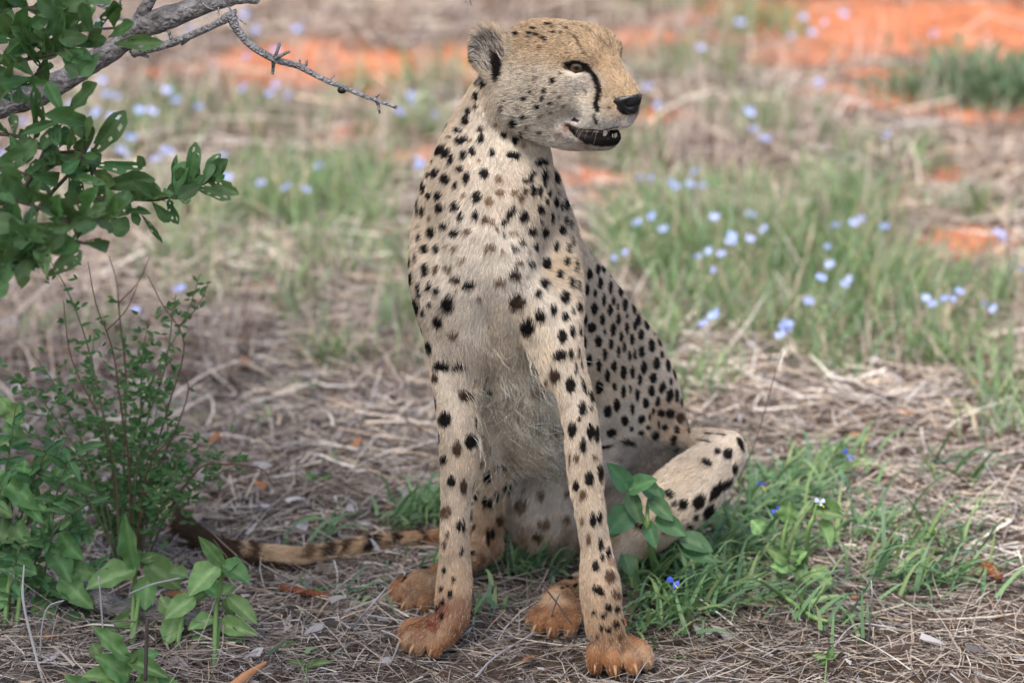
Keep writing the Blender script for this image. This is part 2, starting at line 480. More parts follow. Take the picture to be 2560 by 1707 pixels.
# ---- surface nets on sparse blocks
VOX, NB = 0.0026, 12
def grow():
    pack()
    lo = np.min([p[2] for p in PRIMS], 0) - .02; hi = np.max([p[3] for p in PRIMS], 0) + .02
    B = VOX * NB
    nb = np.ceil((hi - lo) / B).astype(int)
    # coarse pass: block centres, by slabs of blocks
    act = []
    G = 4
    offs = np.stack(np.meshgrid(*[np.arange(G)] * 3, indexing='ij'), -1).reshape(-1, 3)
    for i in range(0, nb[0], G):
        for j in range(0, nb[1], G):
            for k in range(0, nb[2], G):
                idx = offs + (i, j, k)
                P = lo + (idx + .5) * B
                l0 = lo + np.array((i, j, k)) * B
                d = field(P, l0, l0 + G * B)
                ok = (np.abs(d) < B * 1.25) & (idx < nb).all(1)
                if ok.any(): act.append(idx[ok])
    act = np.vstack(act)
    M = (nb * NB + 8).astype(np.int64)
    def key(c): return (c[..., 0] * M[1] + c[..., 1]) * M[2] + c[..., 2]
    r = np.arange(NB + 2) - 1                      # samples -1 .. NB
    S = np.stack(np.meshgrid(r, r, r, indexing='ij'), -1)
    n = NB + 2
    vk, vp, fq = [], [], []
    corners = np.array([(x, y, z) for x in (0, 1) for y in (0, 1) for z in (0, 1)])
    edges = [(a, b) for a in range(8) for b in range(a + 1, 8) if np.abs(corners[a] - corners[b]).sum() == 1]
    for b in act:
        base = b * NB
        P = lo + (S + base).reshape(-1, 3) * VOX
        D = field(P, P[0], P[-1]).reshape(n, n, n)
        if D.min() > 0 or D.max() < 0: continue
        # cells: own cells are sample index 1..NB (cell c spans c..c+1)
        sgn = D < 0
        cs = [D[1 + x:1 + x + NB, 1 + y:1 + y + NB, 1 + z:1 + z + NB] for x, y, z in corners] if False else [D[x:x + NB + 1, y:y + NB + 1, z:z + NB + 1] for x, y, z in corners]
        st = np.stack(cs, -1)
        mn = (st < 0).sum(-1)
        cell = np.argwhere((mn > 0) & (mn < 8))
        own = (cell >= 1).all(1)                   # cells -1 belong to the neighbour block
        cell = cell[own]
        if len(cell):
            v8 = st[cell[:, 0], cell[:, 1], cell[:, 2]]
            acc = np.zeros((len(cell), 3)); cnt = np.zeros(len(cell))
            for a, c in edges:
                m = (v8[:, a] < 0) != (v8[:, c] < 0)
                t = v8[m, a] / (v8[m, a] - v8[m, c])
                acc[m] += corners[a] + t[:, None] * (corners[c] - corners[a]); cnt[m] += 1
            gp = cell - 1 + base
            vp.append(lo + (gp + acc / cnt[:, None]) * VOX)
            vk.append(key(gp + 2))
        for ax in range(3):
            e = np.zeros(3, int); e[ax] = 1
            A = sgn[1:-1, 1:-1, 1:-1]
            Bs = sgn[1 + e[0]:n - 1 + e[0], 1 + e[1]:n - 1 + e[1], 1 + e[2]:n - 1 + e[2]]
            q = np.argwhere(A != Bs)
            if not len(q): continue
            flip = A[q[:, 0], q[:, 1], q[:, 2]]
            g = q + base                           # global sample index
            o1 = np.zeros(3, int); o1[(ax + 1) % 3] = 1
            o2 = np.zeros(3, int); o2[(ax + 2) % 3] = 1
            f = np.stack([key(g - o1 - o2 + 2), key(g - o2 + 2), key(g + 2), key(g - o1 + 2)], -1)
            f[~flip] = f[~flip][:, ::-1]
            fq.append(f)
    vk = np.concatenate(vk); vp = np.vstack(vp); fq = np.vstack(fq)
    o = np.argsort(vk); vk = vk[o]; vp = vp[o]
    ix = np.searchsorted(vk, fq); ix = np.clip(ix, 0, len(vk) - 1)
    good = (vk[ix] == fq).all(1)
    return vp, ix[good], int((~good).sum())

import time as _t
_t0 = _t.time()
BV, BF, bad = grow()
print('grow', _t.time() - _t0)
# keep only the one connected body, then relax the surface a little
def neighbours_mean(V, E):
    acc = np.zeros_like(V); cnt = np.zeros(len(V))
    np.add.at(acc, E[:, 0], V[E[:, 1]]); np.add.at(acc, E[:, 1], V[E[:, 0]])
    np.add.at(cnt, E[:, 0], 1); np.add.at(cnt, E[:, 1], 1)
    return acc / np.maximum(cnt, 1)[:, None]
E_ = np.vstack([BF[:, [0, 1]], BF[:, [1, 2]], BF[:, [2, 3]], BF[:, [3, 0]]]); E_.sort(1)
E_ = np.unique(E_, axis=0)
lab = np.arange(len(BV))
for _ in range(400):
    m = np.minimum(lab[E_[:, 0]], lab[E_[:, 1]])
    new = lab.copy()
    np.minimum.at(new, lab[E_[:, 0]], m); np.minimum.at(new, lab[E_[:, 1]], m)
    np.minimum.at(new, E_[:, 0], m); np.minimum.at(new, E_[:, 1], m)
    new = new[new]
    if (new == lab).all(): break
    lab = new
big = np.bincount(lab).argmax()
keep = lab == big
remap = np.cumsum(keep) - 1
BF = remap[BF[keep[BF].all(1)]]
BV = BV[keep]
E_ = np.vstack([BF[:, [0, 1]], BF[:, [1, 2]], BF[:, [2, 3]], BF[:, [3, 0]]]); E_.sort(1)
E_ = np.unique(E_, axis=0)
for lam in (.5, -.52, .5, -.52, .45):
    BV = BV + lam * (neighbours_mean(BV, E_) - BV)
print('body', len(BV), len(BF), 'bad', bad, 'dropped', int((~keep).sum()), round(_t.time() - _t0, 1), 's')
NFUR = 340000; NCROWN = 4600
# ------------------------------------------------------------------ coat: colour, spots and the lie of the fur
def vert_normals(V, F):
    n = np.cross(V[F[:, 2]] - V[F[:, 0]], V[F[:, 3]] - V[F[:, 1]])
    o = np.zeros_like(V)
    for c in range(4): np.add.at(o, F[:, c], n)
    return o / (np.linalg.norm(o, axis=1, keepdims=True) + 1e-12)
BN = vert_normals(BV, BF)
HEADC = HO + HS * (-60 * HF)
if (BN * (BV - BV.mean(0))).sum() < 0:
    BN = -BN; BF = BF[:, ::-1].copy()

def blend():
    """colour, fur length and flow at each vertex from the limbs nearest to it"""
    nC = np.zeros((len(BV), 3)); nL = np.zeros(len(BV)); nF = np.zeros((len(BV), 3)); nW = np.full(len(BV), 1e-9)
    cell = np.floor(BV / .04).astype(int)
    kk = (cell[:, 0] * 4001 + cell[:, 1]) * 4001 + cell[:, 2]
    o = np.argsort(kk, kind='stable'); ks = kk[o]
    st = np.r_[0, np.nonzero(np.diff(ks))[0] + 1, len(ks)]
    col = np.array([c[2] for c in CHAINS]); fl = np.array([c[3] for c in CHAINS]); cv = np.array([c[1] for c in CHAINS])
    for i in range(len(st) - 1):
        ix = o[st[i]:st[i + 1]]
        P = BV[ix]
        js, je = near(P.min(0), P.max(0), .03)
        js = js[~cv[PA['s']['ci'][js]]]; je = je[~cv[PA['e']['ci'][je]]]
        for j, w, fn in ((js, 's', seg_D), (je, 'e', ell_D)):
            if not len(j): continue
            W = np.exp(-np.clip(fn(P, j), -.012, .2) / .006)
            ci = PA[w]['ci'][j]
            nC[ix] += W @ col[ci]; nL[ix] += W @ fl[ci]; nF[ix] += W @ PA[w]['t'][j]; nW[ix] += W.sum(1)
    return nC / nW[:, None], nL / nW, nF
VC, VL, VF = blend()
VF -= BN * (VF * BN).sum(1, keepdims=True)
VF /= np.linalg.norm(VF, axis=1, keepdims=True) + 1e-9

def sst(x, a, b):
    t = np.clip((x - a) / (b - a), 0, 1)
    return t * t * (3 - 2 * t)
def mixc(C, w, c):
    return C + np.clip(w, 0, 1)[:, None] * (np.asarray(c) - C)
PX, PY = pix(BV)
_nk = (BV[:, 2] > .5) & (np.linalg.norm(BV - HEADC, axis=1) > .13)
_w = (sst(np.linalg.norm(BV - HEADC, axis=1), .12, .20) * _nk)[:, None]
_fd = np.array((-.12, .12, -.95)) + .25 * np.stack([np.sign(PX - 1225) * np.clip(np.abs(PX - 1225) / 200, 0, 1), 0 * PX, 0 * PX], -1)
VF = VF * (1 - _w) + _fd * _w; VF -= BN * (VF * BN).sum(1, keepdims=True); VF /= np.linalg.norm(VF, axis=1, keepdims=True) + 1e-9
CAMP = np.array((0, 0, CAMH))
VIEW = BV - CAMP; VIEW /= np.linalg.norm(VIEW, axis=1, keepdims=True)
FACE = -(VIEW * BN).sum(1)
BVH = BVHTree.FromPolygons([Vector(v) for v in BV], [tuple(int(q) for q in f) for f in BF])

# head-local coordinates, with the two sides folded together so the markings are the same on both
q = BV - HO
HA, HB, HC = (q @ HF) / HS, (q @ HR) / HS, (q @ HU) / HS
FOLD = HO + HS * (HA[:, None] * HF + np.abs(HB)[:, None] * HR + HC[:, None] * HU)
FX, FY = pix(FOLD)
HEAD = (HA > -330) & (np.linalg.norm(BV - HEADC, axis=1) < .17) & (HC > -245)
BODYM = ~HEAD

# overall tint: gold on the back and crown, cream on the breast and inside the limbs
up = sst(BN[:, 2] * .8 + BN[:, 1] * .5, .05, .8)
trunk = BODYM & (BV[:, 2] > .12)
VC[trunk] = mixc(VC[trunk], up[trunk] * .55, GOLD)
front = sst(-BN[:, 1], .35, .95) * sst(BV[:, 2], .3, .45)
VC[trunk] = mixc(VC[trunk], front[trunk] * .75, (.76, .68, .585))
right_flank = sst(PX, 1440, 1500) * sst(BV[:, 2], .2, .3) * (BV[:, 1] > 6.62)
VC[trunk] = mixc(VC[trunk], right_flank[trunk] * .8, (.58, .48, .385))
low = 1 - sst(BV[:, 2], .05, .30)
leg = BODYM & (BV[:, 2] < .34) & (PX > 950)
VC[leg] = mixc(VC[leg], (low ** 1.7 * .75)[leg], (.47, .29, .16))
VC[leg] = mixc(VC[leg], (1 - sst(BV[:, 2], .015, .075))[leg] * .8, (.31, .13, .05))
shank = BODYM & (PX > 1500) & (BV[:, 2] < .34) & (BV[:, 1] > 6.7)
VC[shank] = mixc(VC[shank], np.full(shank.sum(), .9), (.70, .60, .49))
seat = BODYM & (PX > 1270) & (PX < 1600) & (BV[:, 1] > 6.72) & (BV[:, 2] < .3)
VC[seat] = mixc(VC[seat], np.full(seat.sum(), .8), (.62, .56, .50))
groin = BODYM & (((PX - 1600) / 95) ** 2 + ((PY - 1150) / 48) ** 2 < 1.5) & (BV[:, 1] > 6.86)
VC[groin] = mixc(VC[groin], np.full(groin.sum(), .8), (.25, .24, .25))  # dark grey fur: shade of the pocket under the thigh painted in
rump = BODYM & (((PX - 1675) / 55) ** 2 + ((PY - 1045) / 55) ** 2 < 1)
VC[rump] = mixc(VC[rump], np.full(rump.sum(), .45), (.46, .25, .11))
# head tint
crown = sst(HC, -35, 35)
VC[HEAD] = mixc(VC[HEAD], crown[HEAD] * .9, (.46, .325, .20))
snout = sst(HA, 10, 60) * sst(HC + .55 * HA, -80, -20)
VC[HEAD] = mixc(VC[HEAD], snout[HEAD] * .75, (.45, .315, .195))
chk = (1 - crown) * sst(-HA, -60, 30) * sst(HC, -190, -60)
VC[HEAD] = mixc(VC[HEAD], chk[HEAD] * .6, (.46, .385, .30))
under = ((FX - 1462) / 48) ** 2 + ((FY - 205) / 34) ** 2
VC[HEAD] = mixc(VC[HEAD], (1 - sst(under, .4, 1.4))[HEAD] * .7, (.52, .47, .42))
liptop = (HA > 66) & (HC < -122) & (HC > -150)
VC[HEAD & liptop] = mixc(VC[HEAD & liptop], np.full((HEAD & liptop).sum(), .65), (.66, .62, .56))
jawm = HEAD & (HC < -150) & (HA < 60)
VC[jawm] = mixc(VC[jawm], np.full(jawm.sum(), .5), (.56, .49, .41))
chinm = HEAD & (HC < -186) & (HA > 0)
VC[chinm] = mixc(VC[chinm], np.full(chinm.sum(), .5), (.22, .19, .17))

# soft mottling of the coat
def wob(P, f, s):
    r = np.random.default_rng(s)
    out = np.zeros(len(P))
    for _ in range(6):
        k = r.normal(size=3) * f; ph = r.random() * 6.28
        out += np.sin(P @ k + ph)
    return out / 6 ** .5 / 1.2
midb = BODYM & (((PX - 1290) / 110) ** 2 + ((PY - 960) / 220) ** 2 < 1) & (BV[:, 1] > 6.5)
VC[midb] = mixc(VC[midb], np.full(midb.sum(), .65), (.84, .72, .56))
VC *= (1 + .07 * wob(BV, 60, 1) + .05 * wob(BV, 150, 2))[:, None]
pat = BODYM & (BV[:, 2] < .13) & (PX > 950)
VC[pat] = mixc(VC[pat], np.clip(wob(BV, 55, 6) * .7 + .1, 0, .75)[pat], (.50, .37, .25))
dirt = BODYM & (BV[:, 2] < .11) & (PX > 950)
VC[dirt] = mixc(VC[dirt], (np.clip(wob(BV, 95, 5) * .6 + .4, 0, .9) * (1 - sst(BV[:, 2], .05, .11)))[dirt], (.20, .085, .035))
warm = np.clip(wob(BV, 28, 3), 0, 1)
VC = mixc(VC, warm * .28 * BODYM, (.49, .36, .23))

# ---- spots, read off the photograph and laid on the hide: x y half-width half-height tilt, brown share
SPOT_SETS = [
 (980, 350, 3.485, """575 20 40 35|620 10 25 25|760 15 28 25|1075 25 28 35|405 100 35 50 35|455 125 35 45 30|605 150 30 45|690 120 32 45|870 130 28 38|1045 150 50 32|1095 155 35 35
500 185 26 45 10|362 200 32 25 30|575 270 33 33|750 200 18 15 0 .8|362 300 34 42 30|305 305 13 28 10|450 355 42 50|635 345 33 55 10|795 310 42 45|255 375 14 40 10|535 415 20 42 8|930 360 35 35 0 .75
262 440 22 42 8|310 495 22 35 8|385 500 30 40|605 505 20 25 0 .7|730 520 45 52|945 480 45 28 0 .6|1075 480 40 26 -25 .5|845 560 45 40 0 .7|1170 375 28 25 0 .2|1230 335 22 60 18|1340 345 26 75 6|1440 335 26 60 -20|1410 385 15 38 -8|1300 210 45 30 -20|1350 205 18 30
210 550 10 50|212 630 12 45|252 640 22 45|402 610 38 45|533 600 35 50|315 695 16 26 0 .5|580 695 27 35|715 690 35 45|810 725 45 32 0 .4|870 750 30 30 0 .5|210 760 8 20|443 770 33 35|327 822 40 48|533 828 40 40|212 862 18 32|635 830 35 28 0 .45
268 962 35 40|375 968 33 42|465 945 20 20 0 .85|530 980 28 30 0 .5|595 1080 35 30 0 .75|185 1030 9 60|145 1070 6 50|272 1145 33 60|362 1148 25 40 0 .3|480 1140 42 36 0 .4|155 1220 14 60|217 1325 22 70 -8|310 1290 28 45|372 1340 35 35|545 1245 42 40 0 .15|665 1295 55 35
200 1465 27 70 -10|318 1455 25 33 0 .2|260 1530 18 35|480 1455 62 75|545 1355 15 20 0 .8|755 1415 22 25 0 .8|1040 665 28 70 30|985 740 30 45 35|920 800 22 25 0 .4|1150 690 42 58|1303 627 30 42|1240 465 28 45|1300 460 25 42|1380 478 16 35|1460 470 13 22 0 .5|1165 470 28 38 10 .2|1135 530 30 35 10 .4
1360 545 18 33|1435 550 22 48|1485 590 16 38|1530 570 20 50 -10|1405 690 18 48|1455 690 10 22 0 .5|1525 705 16 45|1310 732 18 22|1568 745 13 40|1230 815 38 38|1343 822 33 42|1495 795 33 38|1090 830 15 20 0 .6|1050 840 18 20 0 .3|985 865 20 25
1140 912 33 25|1252 942 25 32|1450 940 25 50|1555 950 18 45|1585 885 12 50 -10|1080 968 40 25 15|1200 1005 16 18 0 .7|870 970 35 45 10 .5|810 975 20 40 0 .45|965 1005 22 25 0 .8|1357 1080 42 50|1540 1062 25 40|1218 1103 27 35|1110 1100 40 35 0 .4|1620 1100 16 60
1475 1175 32 40|1070 1195 55 48 0 .1|1580 1250 25 55|1345 1265 38 50|940 1275 52 38 -15 .5|1665 1185 10 28|1285 1358 33 40|1525 1382 42 58|1095 1435 75 70 0 .1|1640 1280 12 45"""),
 (1350, 650, 2.09, """265 85 15 32|310 55 13 28|340 45 11 30|375 65 9 28|405 90 10 25|440 105 9 28 -20|480 150 11 25 -20|322 130 14 33|375 152 11 35|428 165 12 33|250 165 14 30|295 185 11 20|343 215 11 30|393 215 10 25|453 238 14 33|470 185 8 20|523 230 13 33 -12|498 260 10 30 -10|415 250 8 20|487 195 8 22
292 260 18 32|375 268 13 32|335 320 13 30|418 315 11 32|243 318 14 30|465 298 6 15|520 318 14 32|566 338 13 30 -10|505 345 10 28|588 315 8 25 -25|280 362 22 27|390 370 16 32|463 365 12 32|347 382 7 18|433 408 11 28|536 395 15 30|490 420 12 32|605 380 6 15|632 428 11 28 -15|313 435 20 30|380 447 13 28|448 462 10 28|592 452 17 33 -8|237 437 14 33|418 485 11 28|540 485 15 33|645 497 11 20
347 505 12 30|477 508 10 26|505 502 9 28|262 532 19 32|618 547 18 33|677 556 12 33 -10|315 560 14 30|395 562 15 28|551 570 17 33|445 595 16 35|492 595 12 33|360 613 14 32|600 622 20 28|530 633 12 30|710 600 8 30 -12|692 640 9 23|317 675 21 35|397 670 11 20|648 672 17 32 12|443 697 14 33|480 685 8 22|590 690 17 32|517 713 12 33
685 715 18 38 10|722 715 11 35|623 748 13 26 10|745 745 7 25|408 767 18 33|560 758 17 28|490 787 12 30|360 800 20 32|600 800 8 20 10|582 825 7 18 10|640 808 20 20 25|688 810 25 25 25|738 830 22 27 10 .2|450 850 19 28|538 842 18 22 20|485 893 11 15|383 912 25 23|535 912 17 13|573 885 13 12|628 870 8 20|660 882 16 18|722 888 14 18|780 880 8 25 -10|458 953 22 16|493 968 18 8 15|355 972 28 11 -15|410 1040 25 10 20 .6
610 925 25 22|705 940 16 28 10|880 903 28 6 10|940 912 32 6 10|855 945 30 6 15|920 1000 17 19|978 1020 25 32 10|1050 965 17 38 -20|862 1060 32 18 25|1018 1100 14 28 10|665 1230 30 20 30|690 1280 18 18|742 1283 26 28 15|825 1270 30 46 28|920 1215 24 58 38|975 1180 18 44 40|880 1318 24 44 36|812 1350 16 18 20|648 1410 22 25|780 1395 20 15|525 1405 25 18 20|490 1385 20 15 20"""),
 (980, 750, 3.485, """205 70 25 55 -10|260 130 15 40|318 60 25 33 0 .2|395 210 42 55|525 330 45 30 20 .3|315 430 26 60 -10|430 600 75 42|575 605 65 26 -10 .1|370 700 30 40 0 .2|650 855 75 45 25 .1|455 1060 55 70|690 1245 55 70 15|565 1320 42 65 5 .15|435 1410 30 40|375 940 10 60|405 1210 12 50|745 1045 12 80|725 970 12 30|850 830 40 25 10
850 1235 50 60|905 1450 25 45|780 1445 25 25|985 1450 25 50|825 1545 35 30|1290 170 50 55|1180 265 65 70|1420 110 33 50|1645 75 20 50|1590 108 15 32|1520 165 33 33|1585 285 25 55|1490 340 42 60|1650 285 12 40|1470 505 72 42 -15|1565 490 22 42|1635 470 10 50|1420 680 50 58 -10 .1|1560 760 46 70|1610 620 14 55|1660 580 10 45|1710 640 12 22|1680 760 16 75 -15|1745 850 18 55 -12|1665 965 33 65|1740 950 14 25|1630 1065 18 30|1570 1150 38 70|1740 1165 38 70|1790 1180 18 75|1670 1285 28 70|1605 1400 28 38 0 .35|1545 1420 12 50 0 .5|1770 1390 25 30 0 .6
1255 620 40 50 10 .5|1255 800 55 50 -20 .65|1385 1110 60 30 15 .45|1040 930 50 18 -10 .8|1350 720 18 30 0 .2"""),
 (950, 1150, 2.851, """505 170 32 42|595 205 28 55 0 .15|450 20 25 20|465 390 38 45 0 .35|565 485 18 40|600 490 12 50|650 480 15 40|455 620 12 40 0 .2|590 655 12 20|475 550 14 25 0 .3|450 800 18 28|525 865 20 22 0 .2|430 930 13 22|497 970 22 22|440 1025 18 22|405 1065 14 25|435 1130 18 25|580 690 14 18
725 45 22 20|830 45 20 50|895 25 28 45|762 145 28 40|915 215 42 40 20|685 270 15 30|745 315 25 40|782 325 20 40|832 265 15 45|860 440 30 40 0 .2|655 480 20 30|770 560 18 60|805 540 15 45|655 665 20 18 -30|900 575 25 25|1140 270 30 45 -15 .55|1000 345 45 55 20 .55|1165 480 50 36 0 .55|1325 440 35 28 0 .55|1330 260 25 25 0 .5|1015 230 12 15 0 .6|1125 565 45 30 0 .2
1495 150 32 55|1575 110 20 65|1395 200 25 45|1450 265 25 38 0 .3|1520 445 27 50|1572 425 18 45|1440 455 14 30 0 .5|1485 585 20 40 0 .4|1575 620 20 45|1635 670 16 50|1590 710 15 25|1535 770 28 40|1645 845 40 45 0 .3|1560 945 55 30 35|1685 970 35 35 0 .4|1632 1065 27 27|1695 1072 22 27|1530 1105 22 16|1598 1122 28 22|1690 1185 27 27|1580 1210 18 25|1635 1225 22 25|1740 1150 12 22|1715 1280 20 18 0 .3|1650 1300 15 15 0 .4|1550 1275 12 20 0 .3|1355 835 25 14|1395 890 18 20|1300 905 14 8|1335 895 12 8"""),
 (1100, 0, 3.485, """655 298 28 18|770 290 30 14|835 300 25 20|760 325 18 9|805 245 28 11|880 330 13 22|910 335 11 25|965 235 25 13 0 .2|980 280 25 13|1045 280 18 13|1095 245 20 11 0 .2|1125 285 10 10|940 210 35 11|1230 225 12 10 0 .3|1160 215 14 9 0 .3|1300 260 14 8 -30 .3|1045 215 14 9 0 .3
865 405 18 18 0 .8|965 705 25 27 20|895 795 18 30 10|880 860 18 25 10|770 805 18 22|725 865 25 20|1030 640 14 18 0 .5|805 695 14 30 15 .75|945 910 20 18|832 935 27 23 20|1030 850 18 18 0 .25|1065 940 18 14 0 .6|980 805 14 18 0 .7|680 935 16 22 0 .3|540 950 18 32 0 .2|730 1012 28 30|955 990 22 14 0 .5|855 1027 22 18 0 .75|640 1080 28 45 -15|650 1020 16 30|760 1115 22 28 10 .5|855 1155 22 14 0 .3|490 1095 18 28 10 .75|345 1150 28 30 0 .1|347 1225 32 35|553 1190 30 40|655 1240 28 45 -10|710 1180 14 35|735 1285 22 28 0 .75
370 745 30 27|300 850 28 50 10|300 945 24 24 0 .2|225 985 26 35|205 1065 36 45 10|140 1150 36 25 20|65 1210 18 18|200 1218 20 30|150 1235 30 35|245 1240 20 22 0 .75|10 1300 22 35 20|305 740 12 30|30 1350 42 40 25|1510 850 10 12|1455 940 18 14 0 .5|1245 790 20 8 35 .2|560 880 14 14 0 .3|1350 1080 14 22 0 .1""")]
SPOT = np.zeros(len(BV)); SBROWN = np.zeros(len(BV))
EDGE = wob(BV, 420, 9) * .10 + wob(BV, 900, 10) * .06
taken = []
from collections import defaultdict
SX, SY = pix(BV + VF * (np.clip(VL, .002, .014) * .55)[:, None] + BN * .002)
order = np.argsort(SY); PYs = SY[order]
def lay_spot(u, v, rx, ry, tilt, brown):
    d = ray(u, v); d = d / np.linalg.norm(d)
    hit = None
    for du, dv in ((0, 0), (-3, 0), (3, 0), (0, 4), (-7, 0), (7, 0), (0, -4), (12, 0), (-12, 0)):
        d = ray(u + du, v + dv); d = d / np.linalg.norm(d)
        h = BVH.ray_cast(Vector(CAMP), Vector(d))
        if h[0] is not None:
            hit = np.array(h[0]); break
    if hit is None: return False
    taken.append(hit)
    R = max(rx, ry) * 1.1
    i0, i1 = np.searchsorted(PYs, (v - R * 1.4, v + R * 1.4))
    ix = order[i0:i1]
    ix = ix[(np.abs(SX[ix] - u) < R * 1.4) & (np.abs(BV[ix, 1] - hit[1]) < .05) & (FACE[ix] > -.1)]
    t = math.radians(tilt)
    dx, dy = SX[ix] - u, SY[ix] - v
    a = dx * math.cos(t) + dy * math.sin(t); b = -dx * math.sin(t) + dy * math.cos(t)
    r = np.sqrt((a / rx) ** 2 + (b / ry) ** 2) + EDGE[ix]
    w = 1 - sst(r, .98, 1.17)
    m = w > SPOT[ix]
    SPOT[ix[m]] = w[m]; SBROWN[ix[m]] = brown
    return True
missed = 0
for ox, oy, sc_, txt in SPOT_SETS:
    for item in txt.replace('\n', '|').split('|'):
        f = [float(x) for x in item.split()]
        x, y, rx, ry = f[:4]
        tl = f[4] if len(f) > 4 else 0; br = f[5] if len(f) > 5 else 0
        missed += not lay_spot(ox + x / sc_, oy + y / sc_, max(rx / sc_, 2.5), ry / sc_, tl, br)
print('spots missed', missed, 'laid', len(taken))
# the sides turned away carry the same kind of spots
hid = np.nonzero((FACE < .06) & (BV[:, 2] > .05) & BODYM & (PX > 950))[0]
RNG.shuffle(hid)
sp = [t for t in taken]; back = []
SPA = np.array(sp)
for i in hid[:9000]:
    p = BV[i]
    if np.min(((SPA - p) ** 2).sum(1)) < .026 ** 2: continue
    SPA = np.vstack([SPA, p]); back.append(i)
for i in back:
    p = BV[i]
    r0 = RNG.uniform(.007, .011)
    ix = np.nonzero((np.abs(BV - p) < .02).all(1))[0]
    q = BV[ix] - p
    fl = VF[i]; w1 = np.cross(BN[i], fl)
    r = np.sqrt((q @ fl / (r0 * 1.25)) ** 2 + (q @ w1 / r0) ** 2 + (q @ BN[i] / .02) ** 2) + EDGE[ix]
    w = 1 - sst(r, .82, 1.12)
    m = w > SPOT[ix]; SPOT[ix[m]] = w[m]; SBROWN[ix[m]] = 0
# dark rings towards the tip of the tail
tl = BODYM & (PX < 1075) & (BV[:, 1] > 6.85) & (BV[:, 2] < .12)
TLX = np.array([pix(t[:3])[0] for t in TAIL])
s_ = PX
for uc, w_, dk in ((1050, 9, .0), (985, 14, .0), (925, 22, .0), (868, 14, .25), (826, 16, .1), (780, 14, .35), (645, 18, .1)):
    wv = wob(BV, 75, 77 + int(uc))
    topb = tl & (np.abs(PX - uc + (PY - 1380) * .35 + 7 * wv) < w_ * (1 + 2.5 * EDGE)) & ((BN[:, 2] > .35 * wv) | (BN[:, 2] < -.35))
    SPOT[topb] = .95; SBROWN[topb] = dk
und = tl & (PX < 860) & (PX > 560) & (BN[:, 2] < -.05 + .25 * EDGE)
SPOT[und] = .95; SBROWN[und] = .05
ring = tl & (PX < 618 + 40 * EDGE) & (PX > 432 + 30 * EDGE)
VC[tl] = mixc(VC[tl], sst(PX, 1050, 600)[tl] * .0 + .6, (.58, .40, .24))
SPOT[ring] = .97; SBROWN[ring] = .12
tip = tl & (PX <= 432)
VC[tip] = mixc(VC[tip], np.full(tip.sum(), .8), (.58, .42, .28)); SPOT[tip] = 0
# face: tear line, eye rims, brow line, lips, ear backs
def line_d(pts):
    P = np.array(pts, float)
    best = np.full(len(BV), 1e9); rr = np.zeros(len(BV))
    for (x0, y0, r0), (x1, y1, r1) in zip(P[:-1], P[1:]):
        ab = np.array((x1 - x0, y1 - y0)); L2 = ab @ ab
        t = np.clip(((FX - x0) * ab[0] + (FY - y0) * ab[1]) / L2, 0, 1)
        d = np.hypot(FX - x0 - t * ab[0], FY - y0 - t * ab[1]) / (r0 + t * (r1 - r0))
        best = np.minimum(best, d)
    return best
def z1(*rows):
    return [(1100 + x / 3.485, y / 3.485, r / 3.485) for x, y, r in rows]
sideok = HEAD & (HA > -140)
for pts, dk in ((z1((1275, 585, 26), (1330, 640, 22), (1370, 710, 26), (1392, 790, 30), (1378, 870, 27), (1362, 915, 28), (1382, 955, 24)), 1.0),
                (z1((1085, 552, 9), (1130, 590, 16), (1180, 632, 14), (1235, 615, 18), (1290, 592, 26)), 1.0), (z1((1085, 552, 9), (1150, 545, 16), (1215, 545, 22), (1285, 575, 26)), 1.0),
                (z1((1352, 1000, 14), (1362, 1045, 18), (1388, 1085, 16)), .85), (z1((1225, 575, 26), (1275, 585, 30)), 1.0),
                (z1((1185, 325, 14), (1222, 395, 12), (1250, 465, 10)), .75), (z1((1290, 270, 12), (1400, 340, 10), (1480, 430, 10)), .35)):
    w = (1 - sst(line_d(pts) + EDGE, .8, 1.2)) * dk * sideok
    m = w > SPOT; SPOT[m] = w[m]; SBROWN[m] = 0
w = (1 - sst(line_d(z1((1130, 1125, 16), (1205, 1175, 32), (1290, 1222, 42), (1400, 1245, 38), (1552, 1240, 32))) + EDGE, .8, 1.15)) * (HEAD & (HA > -60) & (HC < -135))
m = w > SPOT; SPOT[m] = w[m]; SBROWN[m] = 0
LIPW = w.copy()
inner = HEAD & (HA > -40) & (HC < -138) & (HC > -184) & (FACE < .25) & (HA > 0)
w = (1 - sst(line_d(z1((1110, 1085, 18), (1160, 1115, 18), (1250, 1128, 9), (1400, 1140, 7), (1560, 1098, 7))) + EDGE, .8, 1.2)) * (HEAD & (HA > -60) & (HC < -130))
m = w > SPOT; SPOT[m] = w[m] * .9; SBROWN[m] = 0
ed = np.linalg.norm(BV - (EAR[0][0] - 5 * HS * EAR[0][1][1]), axis=1) / HS
for (ec, ax), s in zip(EAR, (1, -1)):
    qq = (BV - ec) / HS
    n_, u_, s2 = qq @ ax[2], qq @ ax[1], qq @ ax[0]
    me_ = HEAD & (np.hypot(u_, s2) < 75) & (np.abs(n_) < 40)
    VC[me_] = mixc(VC[me_], np.full(me_.sum(), .6), (.42, .35, .27))
    deep = me_ & (((s2 - 26) / 20) ** 2 + ((u_ + 14) / 34) ** 2 < 1) & (n_ > -16)
    VL[me_] = .010; VL[me_ & (n_ > -12) & (np.hypot(u_ / 50, s2 / 42) < 1)] = .017
    back_ = me_ & (n_ < -9) & (u_ < 8)
    SPOT[back_] = .9; SBROWN[back_] = 0
    EARINFO = (ec, ax) if s > 0 else EARINFO
ec, ax = EARINFO
eu, ev = 1100 + 510 / 3.485, 590 / 3.485
